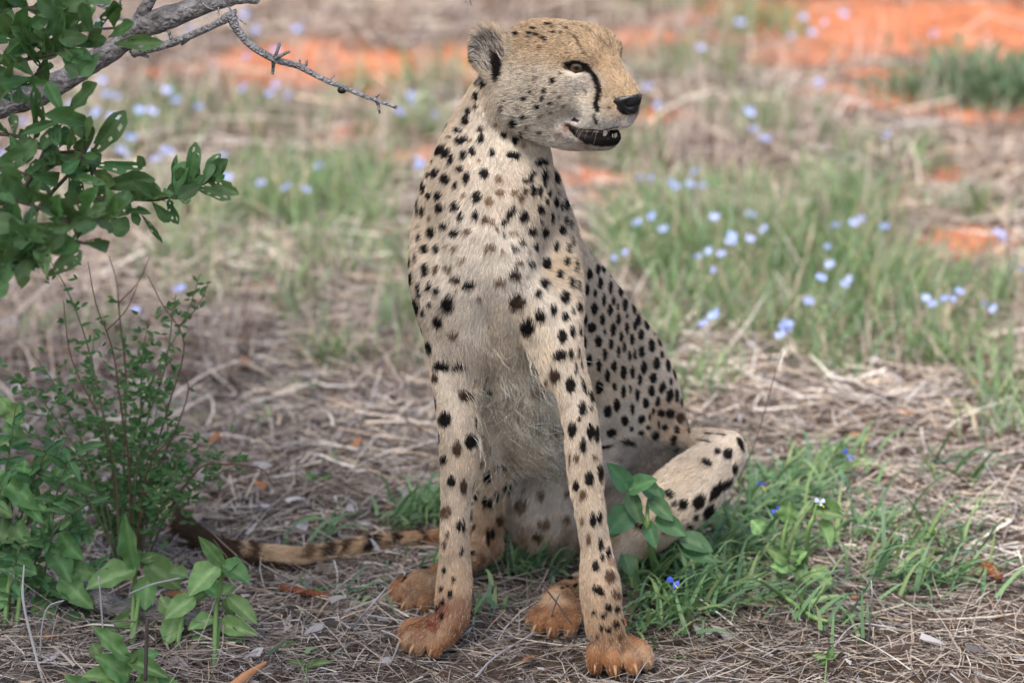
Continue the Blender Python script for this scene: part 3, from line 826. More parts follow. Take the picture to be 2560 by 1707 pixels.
deep = HEAD & (((PX - eu) / 13) ** 2 + ((PY - ev - 4) / 32) ** 2 < 1) & (FACE > 0)
SPOT[deep] = 1; SBROWN[deep] = 0
dk2 = HEAD & (((PX - 1222) / 26) ** 2 + ((PY - 118) / 34) ** 2 < 1) & (FACE > 0)
VC[dk2] = mixc(VC[dk2], np.full(dk2.sum(), .7), (.13, .10, .08))  # inner ear darkened, its shading painted into the fur colour
# nose leather bed, blood on the lips and the paws
rp = lambda x, y, r, c, w: None
def stain(u, v, ru, rv, c, amt, yr=(0, 9)):
    global VC
    w = (1 - sst(np.sqrt(((PX - u) / ru) ** 2 + ((PY - v) / rv) ** 2) + EDGE * 2, .4, 1.2)) * amt * (BV[:, 1] > yr[0]) * (BV[:, 1] < yr[1])
    VC = mixc(VC, w, c)
stain(1104, 1520, 22, 30, (.22, .04, .025), .75, (6.3, 6.6)); stain(1085, 1560, 22, 24, (.20, .035, .02), .8, (6.3, 6.6)); stain(1145, 1520, 45, 40, (.34, .14, .09), .5, (6.3, 6.6))
stain(1050, 1590, 26, 20, (.25, .08, .05), .5, (6.3, 6.6)); stain(1530, 1400, 14, 18, (.28, .08, .04), .5, (6.3, 6.6)); stain(1508, 1190, 10, 25, (.28, .10, .06), .5, (6.3, 6.6))
stain(1420, 318, 18, 16, (.26, .06, .05), .6); stain(1398, 338, 12, 6, (.30, .08, .06), .6); stain(1462, 360, 26, 9, (.28, .09, .08), .5); stain(1450, 372, 40, 8, (.2, .12, .10), .3)
_mi = [i for i in range(len(PA['s']['ci'])) if CHAINS[PA['s']['ci'][i]][1]]
_hv = np.nonzero(HEAD & (HC < -120) & (HA > -60))[0]
_md = seg_D(BV[_hv], np.array(_mi)).min(1)
MOUTH = np.zeros(len(BV), bool); MOUTH[_hv[_md < .0022]] = True
SPOT[MOUTH] = np.where(HC[MOUTH] > -150, .93, .9); SBROWN[MOUTH] = .12
darkc = BLACK * .7 + SBROWN[:, None] * (BROWN * 1.6 - BLACK)
lift = np.clip(SBROWN, 0, 1)[:, None]
darkc = darkc * (1 - .45 * lift) + .45 * lift * VC * np.array((.62, .5, .4))
VC = np.clip(VC * np.array((1.03, 1.005, .965)), 0, .85)
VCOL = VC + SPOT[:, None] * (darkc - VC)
bell = BODYM & (((PX - 1310) / 85) ** 2 + ((PY - 1060) / 110) ** 2 < 1) & (BV[:, 1] > 6.54) & (BN[:, 1] < .2)
VL[bell] = .026
VL = np.clip(VL, .003, .03)
VL[(right_flank > .3) & trunk] *= .7
VL[HEAD] *= .95; VL[HEAD & (HC > 30)] *= 1.25; VL[HEAD & (HA < -110) & (HC < -60)] *= 1.25
nearlip = HEAD & (LIPW > .2); VL[nearlip] = .0015
nz = hl(146, 0, -84)
nosed = np.sqrt((((BV - nz) @ HF) / (44 * HS)) ** 2 + (((BV - nz) @ HR) / (40 * HS)) ** 2 + (((BV - nz) @ HU) / (26 * HS)) ** 2)
NOSE = HEAD & (nosed < 1.12)
VCOL[NOSE] = (.012, .011, .012); VL[NOSE] = 0
eyed = np.min([np.linalg.norm(BV - e, axis=1) / HS for e in EYES], 0)
VL[eyed < 34] = .0012
inm = HEAD & (HA > -20) & (HC < -138) & (HC > -182) & (np.abs(HB) < 58) & (BN @ HU > .15)
VL[inm] = 0; VCOL[inm] = (.03, .016, .015)
VL[MOUTH] = 0
bare = VL <= 0

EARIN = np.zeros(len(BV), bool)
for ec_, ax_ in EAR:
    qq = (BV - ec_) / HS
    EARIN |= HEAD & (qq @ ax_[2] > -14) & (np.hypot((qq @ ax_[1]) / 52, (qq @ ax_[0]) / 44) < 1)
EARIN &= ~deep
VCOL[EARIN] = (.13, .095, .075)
BODY = empty('cheetah', (float(at_z(1300, 1560)[0]), 6.7, 0))
tag(BODY, 'spotted cheetah sitting upright on dry grass with its head turned and mouth open', 'cheetah')
bme = mesh_np('body', BV, BF)
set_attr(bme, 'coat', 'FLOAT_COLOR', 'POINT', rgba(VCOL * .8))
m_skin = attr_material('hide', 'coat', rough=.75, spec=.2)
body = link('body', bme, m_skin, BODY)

# ------------------------------------------------------------------ fur
def make_fur(name, n, seed, lenmul=1.0, rad=.00022, mask=None, tint=None, wild=0.0):
    r = np.random.default_rng(seed)
    T = tris(BF)
    ar = np.linalg.norm(np.cross(BV[T[:, 1]] - BV[T[:, 0]], BV[T[:, 2]] - BV[T[:, 0]]), axis=1)
    face = FACE[T[:, 0]]
    wgt = ar * np.where(face > -.25, 1.0, .45) * np.where(HEAD[T[:, 0]], 2.2, 1.0) * np.where(bare[T[:, 0]], 0, 1)
    wgt *= np.where(BV[T[:, 0], 2] < .004, .1, 1)
    if mask is not None: wgt *= mask[T[:, 0]]
    ti = r.choice(len(T), n, p=wgt / wgt.sum())
    a, b = r.random(n), r.random(n)
    sw = a + b > 1; a[sw] = 1 - a[sw]; b[sw] = 1 - b[sw]
    bc = np.stack([1 - a - b, a, b], 1)[:, :, None]
    t = T[ti]
    P = (BV[t] * bc).sum(1); Nn = (BN[t] * bc).sum(1); Fl = (VF[t] * bc).sum(1)
    Ln = (VL[t] * bc[:, :, 0]).sum(1) * lenmul * r.uniform(.65, 1.2, n)
    C = (VCOL[t] * bc).sum(1)
    if wild: Ln = r.uniform(.022, .05, n)
    Nn /= np.linalg.norm(Nn, axis=1, keepdims=True); 
    # locks: neighbouring hairs lean together
    lock = np.stack([wob(P, 170, 20 + i) + .6 * wob(P, 420, 30 + i) for i in range(3)], 1)
    jit = r.normal(size=(n, 3)) * .12
    if wild:
        jit = r.normal(size=(n, 3)) * wild; lock = lock * 2.2
        C = np.array(tint)[r.choice(len(tint), n)]
    Fl = Fl + lock * (.17 + 6 * np.clip(Ln - .011, 0, .02))[:, None] + jit
    Fl -= Nn * (Fl * Nn).sum(1, keepdims=True); Fl /= np.linalg.norm(Fl, axis=1, keepdims=True) + 1e-9
    lift = r.uniform(.15, .6, n)[:, None]
    d0 = Fl * .75 + Nn * (lift + .25); d0 /= np.linalg.norm(d0, axis=1, keepdims=True)
    d1 = Fl + Nn * lift * .45; d1 /= np.linalg.norm(d1, axis=1, keepdims=True)
    d2 = Fl + Nn * (lift * .25 - .05) + jit * .8; d2 /= np.linalg.norm(d2, axis=1, keepdims=True)
    Ls = Ln[:, None]
    pts = np.stack([P - Nn * .0012, P + d0 * Ls * .3, P + d0 * Ls * .3 + d1 * Ls * .35, P + d0 * Ls * .3 + d1 * Ls * .35 + d2 * Ls * .35], 1)
    pts[..., 2] = np.maximum(pts[..., 2], .002)
    C = C * (1 + .10 * lock[:, :1] + .07 * wob(P, 700, 41)[:, None] + np.clip(Ln - .012, 0, .02)[:, None] * 14 * lock[:, 1:2])
    C = C * (1 + r.normal(0, .13, n))[:, None].clip(.6, 1.5)
    pale = (r.random(n) < .12)[:, None] & (C.sum(1, keepdims=True) > .3)
    C = np.where(pale, C * .5 + .5 * np.array((.72, .66, .57)), C)
    hd = HEAD[t[:, 0]]; cr_ = hd & (HC[t[:, 0]] > 20)
    tick = (r.random(n) < np.where(cr_, .22, np.where(hd, .12, .02))) & (Ln > .002)
    C = np.where(tick[:, None], C * .35, C)
    et = EARIN[t[:, 0]]
    C = np.where((et & (r.random(n) < .45))[:, None], np.array((.62, .56, .48)) * r.uniform(.7, 1.1, (n, 1)), C)
    hc = bpy.data.hair_curves.new(name)
    hc.add_curves([4] * n)
    hc.attributes['position'].data.foreach_set('vector', pts.astype(np.float32).ravel())
    ra = hc.attributes.get('radius') or hc.attributes.new('radius', 'FLOAT', 'POINT')
    rr = np.stack([np.full(n, rad), np.full(n, rad * .95), np.full(n, rad * .7), np.full(n, rad * .15)], 1) * r.uniform(.8, 1.25, n)[:, None]
    ra.data.foreach_set('value', rr.astype(np.float32).ravel())
    ca = hc.attributes.new('coat', 'FLOAT_COLOR', 'CURVE')
    ca.data.foreach_set('color', rgba(np.clip(C, 0, 1)).astype(np.float32).ravel())
    return hc
m_fur = material('fur', rough=.7, spec=.08)
at_ = N(m_fur, 'ShaderNodeAttribute', attribute_name='coat')
L(m_fur, at_.outputs['Color'], bsdf(m_fur).inputs['Base Color'])
fur = link('fur', make_fur('fur', NFUR, 5), m_fur, BODY)
link('long_fur', make_fur('long_fur', 3400, 6, 1.0, .00026, np.clip(np.exp(-(((PX - 1300) / 85) ** 2 + ((PY - 1040) / 120) ** 2)) * (BV[:, 1] > 6.54) * (BN[:, 1] < .3) * (BN[:, 2] < .5) * 1.0, 0, 1), ((.88, .77, .61), (.82, .69, .52), (.74, .60, .44), (.90, .83, .70), (.50, .41, .32)), .30), m_fur, BODY)
print('coat done', round(_t.time() - _t0, 1))

# ------------------------------------------------------------------ eyes, nose, teeth, claws, whiskers
def sphere_mesh(name, c, r, seg=24, rings=16, axes=None):
    bm = bmesh.new()
    bmesh.ops.create_uvsphere(bm, u_segments=seg, v_segments=rings, radius=1.0)
    A = np.eye(3) if axes is None else np.array(axes)
    rr = np.broadcast_to(np.asarray(r, float), (3,))
    for v in bm.verts:
        p = np.array(v.co) * rr
        v.co = Vector(c + p[0] * A[0] + p[1] * A[1] + p[2] * A[2])
    me = bpy.data.meshes.new(name); bm.to_mesh(me); bm.free()
    me.polygons.foreach_set('use_smooth', [True] * len(me.polygons))
    return me
m_eye = attr_material('eye', 'iris', rough=.06, spec=.6)
for s in (1, -1):
    c = hl(2, 54 * s, 0)
    look = .80 * HF + .60 * s * HR - .02 * HU; look /= np.linalg.norm(look)
    if s > 0:   # looking past the lens, to the side
        look = .62 * HF + .78 * HR - .05 * HU; look /= np.linalg.norm(look)
    me = sphere_mesh('eye', c, 25 * HS, 48, 32)
    vs = np.zeros(len(me.vertices) * 3, np.float32); me.vertices.foreach_get('co', vs); vs = vs.reshape(-1, 3)
    dd = (vs - c); dd /= np.linalg.norm(dd, axis=1, keepdims=True)
    ca = np.degrees(np.arccos(np.clip(dd @ look, -1, 1)))
    colr = np.where((ca < 15)[:, None], (.006, .006, .006), np.where((ca < 40)[:, None], (.075, .043, .016), (.012, .009, .008)))
    set_attr(me, 'iris', 'FLOAT_COLOR', 'POINT', rgba(colr))
    link('eye', me, m_eye, BODY)
# nose leather: a broad pad with two nostril folds, narrowing to the lip
m_nose = material('nose leather', (.013, .012, .013), .28, .5)
tn = N(m_nose, 'ShaderNodeTexVoronoi'); tn.inputs['Scale'].default_value = 900
gn = N(m_nose, 'ShaderNodeNewGeometry'); L(m_nose, gn.outputs['Position'], tn.inputs['Vector'])
bn = N(m_nose, 'ShaderNodeBump'); bn.inputs['Strength'].default_value = .25; bn.inputs['Distance'].default_value = .001
L(m_nose, tn.outputs['Distance'], bn.inputs['Height']); L(m_nose, bn.outputs[0], bsdf(m_nose).inputs['Normal'])
bm = bmesh.new()
NR, NS = 13, 28
ringv = []
for i in range(NR):
    f = i / (NR - 1)                       # 0 rim .. 1 centre
    ring = []
    for j in range(NS):
        th = 2 * math.pi * j / NS
        cb, sb = math.cos(th), math.sin(th)
        wid = 44 * (1 - .45 * max(0, -sb) ** 1.2)
        hgt = 20 if sb > 0 else 36
        b_ = cb * wid * (1 - f); c_ = sb * hgt * (1 - f)
        bulge = math.sqrt(max(0, 1 - (1 - f) ** 2)) * 17
        nost = math.exp(-(((abs(b_) - 19) / 7) ** 2 + ((c_ + 5) / 8) ** 2)) * 11
        groove = math.exp(-((b_ / 3) ** 2)) * 3 * (c_ < 4)
        a_ = bulge - nost - groove - abs(b_) * .42 + (c_ * .55 if c_ > 0 else c_ * -.12)
        ring.append(bm.verts.new(Vector(hl(143 + a_ - (8 if i == 0 else 0), b_, -74 + c_))))
    ringv.append(ring)
for i in range(NR - 2):
    for j in range(NS):
        bm.faces.new((ringv[i][j], ringv[i][(j + 1) % NS], ringv[i + 1][(j + 1) % NS], ringv[i + 1][j]))
bm.faces.new(ringv[NR - 2])
for v in ringv[NR - 1]: bm.verts.remove(v)
me = bpy.data.meshes.new('nose'); bm.to_mesh(me); bm.free()
me.polygons.foreach_set('use_smooth', [True] * len(me.polygons))
link('nose', me, m_nose, BODY)
# teeth
m_tooth = material('tooth', (.62, .56, .40), .3, .5)
def cone_part(name, pts, rads, mat, par, ns=8):
    P = catmull([(*p, r) for p, r in zip(pts, rads)], 4)
    V, F = tube_tris(P[:, :3], np.maximum(P[:, 3], 1e-5), ns)
    return link(name, mesh_np(name, V, F), mat, par)
for s in (1, -1):
    cone_part('tooth', [hl(64, 20 * s, -182), hl(68, 22 * s, -164), hl(67, 22 * s, -150)], [6.5 * HS, 5.5 * HS, 1.5 * HS], m_tooth, BODY)
    cone_part('tooth', [hl(96, 22 * s, -128), hl(97, 22 * s, -142), hl(95, 21 * s, -152)], [6 * HS, 4.5 * HS, 1.2 * HS], m_tooth, BODY)
for i in (-1, 0, 1):
    cone_part('tooth', [hl(80 - abs(i) * 2, i * 6.5, -180), hl(80 - abs(i) * 2, i * 6.5, -170)], [2.6 * HS, 1.6 * HS], m_tooth, BODY, 6)
m_tongue = material('tongue', (.33, .15, .14), .4, .4)
P = catmull([(*hl(-40, 0, -176), 30), (*hl(20, 0, -176), 26), (*hl(48, 0, -177), 18)], 5)
V, F = tube_tris(P[:, :3], P[:, 3] * HS, 12); V[:, 2] = (V[:, 2] - hl(0, 0, -176)[2]) * .35 + hl(0, 0, -176)[2]
link('tongue', mesh_np('tongue', V, F), m_tongue, BODY)
# claws
m_claw = material('claw', (.34, .19, .09), .35, .4)
for c, d, ln in CLAWS:
    z = np.array((0, 0, 1))
    cone_part('claw', [c - d * ln * .3 + z * ln * .1, c + d * ln * .12 + z * ln * .10, c + d * ln * .42 - z * ln * .18, c + d * ln * .5 - z * ln * .5], [ln * .15, ln * .14, ln * .09, ln * .02], m_claw, BODY, 6)
# whiskers
m_wh = material('whisker', (.6, .52, .38), .5, .3)
for s in (1, -1):
    for i in range(6):
        a0, c0 = 92 - (i % 3) * 22 + PR.uniform(-4, 4), -98 - (i // 3) * 13 + PR.uniform(-3, 3)
        st = hl(a0, (50 - (i % 3) * -2) * s, c0)
        d = (.1 * HF + .8 * s * HR - .55 * HU + Vector((PR.uniform(-.25, .25), PR.uniform(-.25, .25), PR.uniform(-.3, .1))).to_tuple() * np.ones(3))
        d = d / np.linalg.norm(d); ln = PR.uniform(.035, .06)
        cone_part('whisker', [st - d * .006, st + d * ln * .5, st + d * ln - np.array((0, 0, ln * .22))], [.00014, .00012, .00005], m_wh, BODY, 4)
# ------------------------------------------------------------------ ground
def gz(x, y):
    x = np.asarray(x, float); y = np.asarray(y, float)
    z = .010 * np.sin(1.7 * x + .6 * y + 1) + .008 * np.sin(2.9 * y - 1.3 * x) + .005 * np.sin(6.1 * x + 2.2 * y) + .004 * np.sin(7.3 * y - 4.4 * x + 2)
    near_ = np.exp(-(((x - .05) / .45) ** 2 + ((y - 6.75) / .55) ** 2))
    m = at_z(2170, 1060)
    z = z + .05 * np.exp(-(((x - m[0]) / .10) ** 2 + ((y - m[1]) / .14) ** 2))
    return z * (1 - near_) - .004

def gpatch(u, v, ru, rv):
    """a patch of the ground given by its outline in the photograph -> centre and half sizes in metres"""
    c = at_z(u, v); e = at_z(u + ru, v); a = at_z(u, v - rv); b = at_z(u, v + rv)
    return c[0], c[1], abs(e[0] - c[0]), abs(a[1] - b[1]) / 2
SAND = [gpatch(*p) for p in ((820, 168, 410, 60), (1130, 158, 200, 54), (880, 320, 90, 24), (990, 405, 170, 34), (2300, 66, 460, 74), (1620, 110, 110, 30), (1950, 150, 130, 24), (1640, 300, 140, 34), (2330, 275, 300, 34),
                              (2100, 240, 160, 20), (1480, 455, 150, 26), (1480, 510, 90, 18), (2440, 610, 160, 60), (2370, 460, 90, 26), (2250, 520, 90, 20), (1900, 470, 60, 12), (700, 700, 120, 10), (2330, 180, 220, 20), (1000, 680, 60, 14))]
EDGE2 = [(RNG.normal(size=2) * f, RNG.random() * 6.28, a) for f, a in ((3, .12), (5, .14), (9, .14), (14, .14), (22, .14), (35, .12))]
def sand(x, y):
    x = np.asarray(x, float); y = np.asarray(y, float)
    n = sum(a * np.sin(k[0] * x + k[1] * y + p) for k, p, a in EDGE2)
    w = np.zeros(np.shape(x))
    for cx, cy, rx, ry in SAND:
        d = np.sqrt(((x - cx) / rx) ** 2 + ((y - cy) / ry) ** 2) + n
        w = np.maximum(w, 1 - sst(d, .7, 1.2))
    far = np.clip((y - 11.2) / 2, 0, 1)
    return np.maximum(w, far * np.clip(.5 + 1.6 * n, 0, 1))

def grid_axis(dense, lo, hi, far, n):
    a = np.linspace(lo, hi, dense)
    t = np.linspace(0, 1, n)[1:] ** 2.2
    return np.r_[(lo - t * far)[::-1], a, hi + t * far]
gx = grid_axis(190, -2.2, 2.2, 70, 16); gy = grid_axis(330, 5.4, 12.5, 80, 16)
X, Y = np.meshgrid(gx, gy, indexing='ij')
Z = gz(X, Y) * np.exp(-((np.abs(X) > 3) * 1.0)) + .004 * RNG.normal(size=X.shape) * ((np.abs(X) < 2.2) & (Y > 5.4) & (Y < 12.5))
V = np.stack([X, Y, Z], -1).reshape(-1, 3)
ni, nj = X.shape
i, j = np.meshgrid(np.arange(ni - 1), np.arange(nj - 1), indexing='ij')
q = (i * nj + j).ravel()
F = np.stack([q, q + nj, q + nj + 1, q + 1], -1)
gme = mesh_np('ground', V, F)
sw = sand(V[:, 0], V[:, 1])
nz_ = wob(np.c_[V[:, :2], V[:, 0] * 0], 9, 50)
gcol = mixc(np.tile((.115, .078, .055), (len(V), 1)), np.clip(.35 + .5 * nz_, 0, 1), (.20, .13, .09))
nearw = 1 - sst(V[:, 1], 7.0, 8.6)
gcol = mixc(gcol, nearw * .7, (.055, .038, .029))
gcol = mixc(gcol, sw, (.50, .175, .082))
gcol *= (1 + .10 * wob(np.c_[V[:, :2], V[:, 0] * 0], 30, 51) * 1)[:, None]
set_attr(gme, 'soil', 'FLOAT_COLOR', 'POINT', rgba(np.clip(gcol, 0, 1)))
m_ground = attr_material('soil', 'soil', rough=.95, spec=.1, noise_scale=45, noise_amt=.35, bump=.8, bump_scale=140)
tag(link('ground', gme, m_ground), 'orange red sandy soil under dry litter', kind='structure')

# ------------------------------------------------------------------ loose blades: straw, dry tufts, grass
def ribbons(base, d, ln, wd, col, bend=.3, droop=.2, nseg=3, taper=.25, flat=.5, seed=0, colour_var=.12):
    """narrow curved blades -> (V, F4, C)"""
    r = np.random.default_rng(seed)
    n = len(base)
    d = d / (np.linalg.norm(d, axis=1, keepdims=True) + 1e-9)
    up = np.tile((0, 0, 1.0), (n, 1)) + r.normal(size=(n, 3)) * flat
    side = np.cross(d, up); side /= np.linalg.norm(side, axis=1, keepdims=True) + 1e-9
    bs = r.normal(size=(n, 1)) * bend
    nrm = np.cross(side, d)
    P = [base]; D = d.copy()
    st = (ln / nseg)[:, None]
    k = r.normal(size=(n, 1)) * bend
    for s in range(nseg):
        P.append(P[-1] + D * st)
        D = D + side * bs / nseg + nrm * k * .5 / nseg; D[:, 2] -= droop / nseg * (s + 1)
        D /= np.linalg.norm(D, axis=1, keepdims=True)
    P = np.stack(P, 1)
    t = np.linspace(0, 1, nseg + 1)
    w = wd[:, None] * (1 - (1 - taper) * t ** 1.5)[None] * .5
    Lf = P - side[:, None] * w[..., None]; Rt = P + side[:, None] * w[..., None]
    V = np.stack([Lf, Rt], 2).reshape(-1, 3)
    m = 2 * (nseg + 1)
    b0 = np.arange(n)[:, None] * m + np.arange(nseg)[None] * 2
    F = np.stack([b0, b0 + 1, b0 + 3, b0 + 2], -1).reshape(-1, 4)
    C = np.repeat(col * (1 + r.normal(0, colour_var, (n, 1))), m, 0)
    return V, F, np.clip(C, 0, 1)

def blades_object(name, parts, mat, label):
    Vs, Fs, Cs, n = [], [], [], 0
    for V, F, C in parts:
        Vs.append(V); Fs.append(F + n); Cs.append(C); n += len(V)
    me = mesh_np(name, np.vstack(Vs), np.vstack(Fs), smooth=True)
    set_attr(me, 'tint', 'FLOAT_COLOR', 'POINT', rgba(np.vstack(Cs)))
    return tag(link(name, me, mat), label, kind='stuff')

def scatter(n, y0, y1, seed, half=lambda y: .14 * y + .55, extra=0.0):
    r = np.random.default_rng(seed)
    y = np.sqrt(r.uniform(y0 ** 2, y1 ** 2, n))
    x = r.uniform(-1, 1, n) * half(y) * (1 + extra)
    return np.c_[x, y], r

def pick(r, n, cols, p):
    return np.array(cols)[r.choice(len(cols), n, p=p)]

m_straw = attr_material('straw', 'tint', rough=.8, spec=.15)
m_blade = attr_material('blade', 'tint', rough=.5, spec=.3, transl=.3)
STRAW = ((.34, .28, .235), (.43, .36, .29), (.22, .175, .15), (.56, .50, .43), (.07, .052, .043), (.46, .34, .235), (.39, .36, .35))
parts = []
SWIRL = [(RNG.normal(size=2) * f, RNG.random() * 6.28) for f in (1.2, 2.5, 4, 6)]
def swirl(xy):
    return sum(np.sin(xy @ k + p) for k, p in SWIRL) * 1.1
def clear_of_body(xy, z):
    return np.ones(len(xy), bool)
for k, (n, y0, y1, wd, ln, pile) in enumerate(((30000, 6.05, 6.95, (.0009, .0027), (.03, .15), .028), (14000, 6.05, 6.95, (.0008, .0020), (.02, .10), .014), (24000, 6.9, 7.7, (.0012, .0034), (.03, .17), .032), (26000, 7.6, 9.2, (.002, .0045), (.05, .2), .04), (16000, 9.0, 12.5, (.003, .006), (.06, .22), .05), (9000, 5.3, 14.0, (.003, .006), (.06, .2), .03))):
    xy, r = scatter(n, y0, y1, 100 + k, extra=(1.6 if k == 5 else 0))
    keep = r.random(n) > sand(xy[:, 0], xy[:, 1]) * .95
    lump = np.clip(wob(np.c_[xy, xy[:, :1] * 0], 7, 60) * .5 + .6, .25, 1)
    keep &= r.random(n) < lump + .25
    xy = xy[keep]; lump = lump[keep]; n = len(xy)
    ang = swirl(xy) + r.normal(0, 1.0, n) + (r.random(n) < .5) * math.pi
    tilt = r.normal(0, .13, n) + (r.random(n) < .05) * r.uniform(.2, .7, n)
    d = np.c_[np.cos(ang) * np.cos(tilt), np.sin(ang) * np.cos(tilt), np.sin(tilt)]
    nearb = np.exp(-(((xy[:, 0] - .08) / .35) ** 2 + ((xy[:, 1] - 6.6) / .4) ** 2))
    z = gz(xy[:, 0], xy[:, 1]) + r.uniform(0.001, 1, n) ** 1.3 * pile * lump * (1 - .6 * nearb)
    L_ = r.uniform(*ln, n); 
    base = np.c_[xy, z] - d * L_[:, None] * .5
    base[:, 2] = np.maximum(base[:, 2], gz(base[:, 0], base[:, 1]) + .001)
    c = pick(r, n, STRAW, (.22, .18, .18, .12, .17, .07, .06))
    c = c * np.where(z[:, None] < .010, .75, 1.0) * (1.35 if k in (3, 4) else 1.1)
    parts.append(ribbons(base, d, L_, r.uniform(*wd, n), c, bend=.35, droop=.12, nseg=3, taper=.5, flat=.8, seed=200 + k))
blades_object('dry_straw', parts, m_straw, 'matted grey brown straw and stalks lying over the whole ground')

# standing dry tufts behind
parts = []
r = np.random.default_rng(301)
nt_ = 1900
xy, r = scatter(nt_, 7.9, 13.5, 302, extra=.25)
s_ = sand(xy[:, 0], xy[:, 1])
xy = xy[(r.random(nt_) > s_ * .86)]
PLUM = ((.40, .31, .26), (.33, .26, .23), (.47, .37, .29), (.25, .19, .17), (.54, .45, .37))
for k in range(3):
    sel = xy[k::3]
    nb = 13
    c0 = np.repeat(sel, nb, 0) + r.normal(0, .045, (len(sel) * nb, 2))
    n = len(c0)
    lean = r.normal(0, .33, (n, 2))
    d = np.c_[lean, np.full(n, 1.0)]
    hgt = np.repeat(r.uniform(.07, .24, len(sel)), nb) * r.uniform(.5, 1.1, n)
    parts.append(ribbons(np.c_[c0, gz(c0[:, 0], c0[:, 1])], d, hgt, r.uniform(.0018, .0042, n), pick(r, n, PLUM, (.3, .25, .2, .15, .1)), bend=.5, droop=.35, seed=310 + k, flat=.2))
blades_object('dry_tuft', parts, m_straw, 'dead brown grass standing in the blurred ground behind')

# green grass: zones read from the photograph (centre, half sizes in photograph pixels, blades, height, green)
GREEN = ((.125, .19, .085), (.17, .24, .12), (.10, .16, .085), (.20, .26, .12), (.15, .20, .14))
ZONES = [ (560, 560, 200, 60, 30, 11, .11), (900, 640, 120, 60, 20, 11, .12), (500, 700, 160, 60, 18, 10, .10), (700, 450, 200, 40, 26, 10, .11), (900, 480, 120, 40, 20, 11, .12), (300, 520, 200, 60, 22, 10, .11), (700, 640, 120, 30, 14, 10, .10), (330, 250, 200, 40, 26, 10, .10), (1000, 330, 90, 40, 14, 10, .12), (950, 230, 140, 30, 14, 10, .10), (1550, 400, 120, 40, 16, 9, .10), (1750, 480, 150, 30, 16, 10, .10), (1620, 560, 120, 40, 22, 11, .12), (2000, 520, 200, 40, 26, 10, .12), (2200, 420, 160, 50, 16, 10, .10), (2400, 540, 120, 30, 12, 10, .10), (1650, 860, 100, 60, 16, 11, .12), (1850, 720, 180, 60, 30, 12, .13), (2350, 900, 160, 40, 18, 10, .11),  (1800, 170, 120, 40, 16, 9, .10), (2100, 900, 250, 40, 22, 9, .09), (1650, 30, 120, 20, 12, 9, .1), (620, 1000, 300, 60, 8, 8, .07),
  # u v ru rv  tufts blades height
 (820, 560, 130, 55, 26, 14, .16), (640, 520, 130, 45, 18, 12, .13), (860, 500, 110, 40, 14, 10, .15), (760, 760, 60, 50, 10, 11, .13), (830, 880, 60, 40, 9, 10, .12), (1010, 770, 50, 60, 9, 11, .14), (1040, 870, 50, 50, 8, 9, .13), (420, 640, 120, 40, 12, 10, .12), (200, 830, 120, 40, 8, 9, .10),
 (500, 290, 260, 60, 26, 10, .10), (700, 300, 200, 40, 14, 9, .10), (1100, 250, 80, 100, 12, 12, .14), (320, 330, 160, 60, 16, 10, .12), (560, 450, 160, 30, 12, 9, .12),
 (1650, 650, 150, 60, 34, 13, .15), (1800, 620, 150, 70, 34, 13, .15), (1980, 660, 150, 80, 34, 14, .17), (2180, 720, 150, 90, 30, 14, .17), (2400, 760, 150, 70, 26, 13, .14), (1760, 800, 120, 60, 18, 12, .13), (2000, 830, 200, 50, 26, 12, .13), (2250, 850, 200, 50, 20, 11, .12), (2140, 570, 90, 60, 16, 14, .2), (1720, 960, 110, 50, 12, 9, .11), (2500, 980, 60, 60, 10, 10, .12), (2100, 960, 60, 20, 6, 8, .08), (2480, 1080, 80, 40, 8, 8, .08),
  (1900, 70, 120, 50, 24, 11, .12), (1700, 190, 120, 40, 12, 8, .1), (1780, 330, 160, 40, 16, 8, .12), (2000, 350, 120, 60, 12, 8, .12), (1580, 210, 60, 60, 10, 8, .1)]
parts = []
for zi, (u, v, ru, rv, nt2, nb, h) in enumerate(ZONES):
    cx, cy, rx, ry = gpatch(u, v, ru, rv)
    r = np.random.default_rng(400 + zi)
    th = r.uniform(0, 6.28, nt2); rad_ = np.sqrt(r.random(nt2))
    tc = np.c_[cx + rx * rad_ * np.cos(th), cy + ry * rad_ * np.sin(th)]
    n = nt2 * nb
    c0 = np.repeat(tc, nb, 0) + r.normal(0, .022, (n, 2))
    az = r.uniform(0, 6.28, n); ln_ = r.uniform(.15, .8, n)
    d = np.c_[np.cos(az) * ln_, np.sin(az) * ln_, np.full(n, 1.0)]
    hh = np.repeat(r.uniform(.6, 1.15, nt2), nb) * h * r.uniform(.5, 1.1, n)
    pal = pick(r, n, GREEN + ((.36, .29, .22), (.26, .2, .16)), (.24, .2, .14, .1, .12, .12, .08)) * np.array((1.5, 1.48, 1.45))
    if v < 260 and u > 2000: pal = pal * np.array((.7, .85, .8))
    parts.append(ribbons(np.c_[c0, gz(c0[:, 0], c0[:, 1])], d, hh, r.uniform(.003, .0075, n), pal, bend=.4, droop=.45, nseg=4, taper=.1, seed=500 + zi, flat=.3))
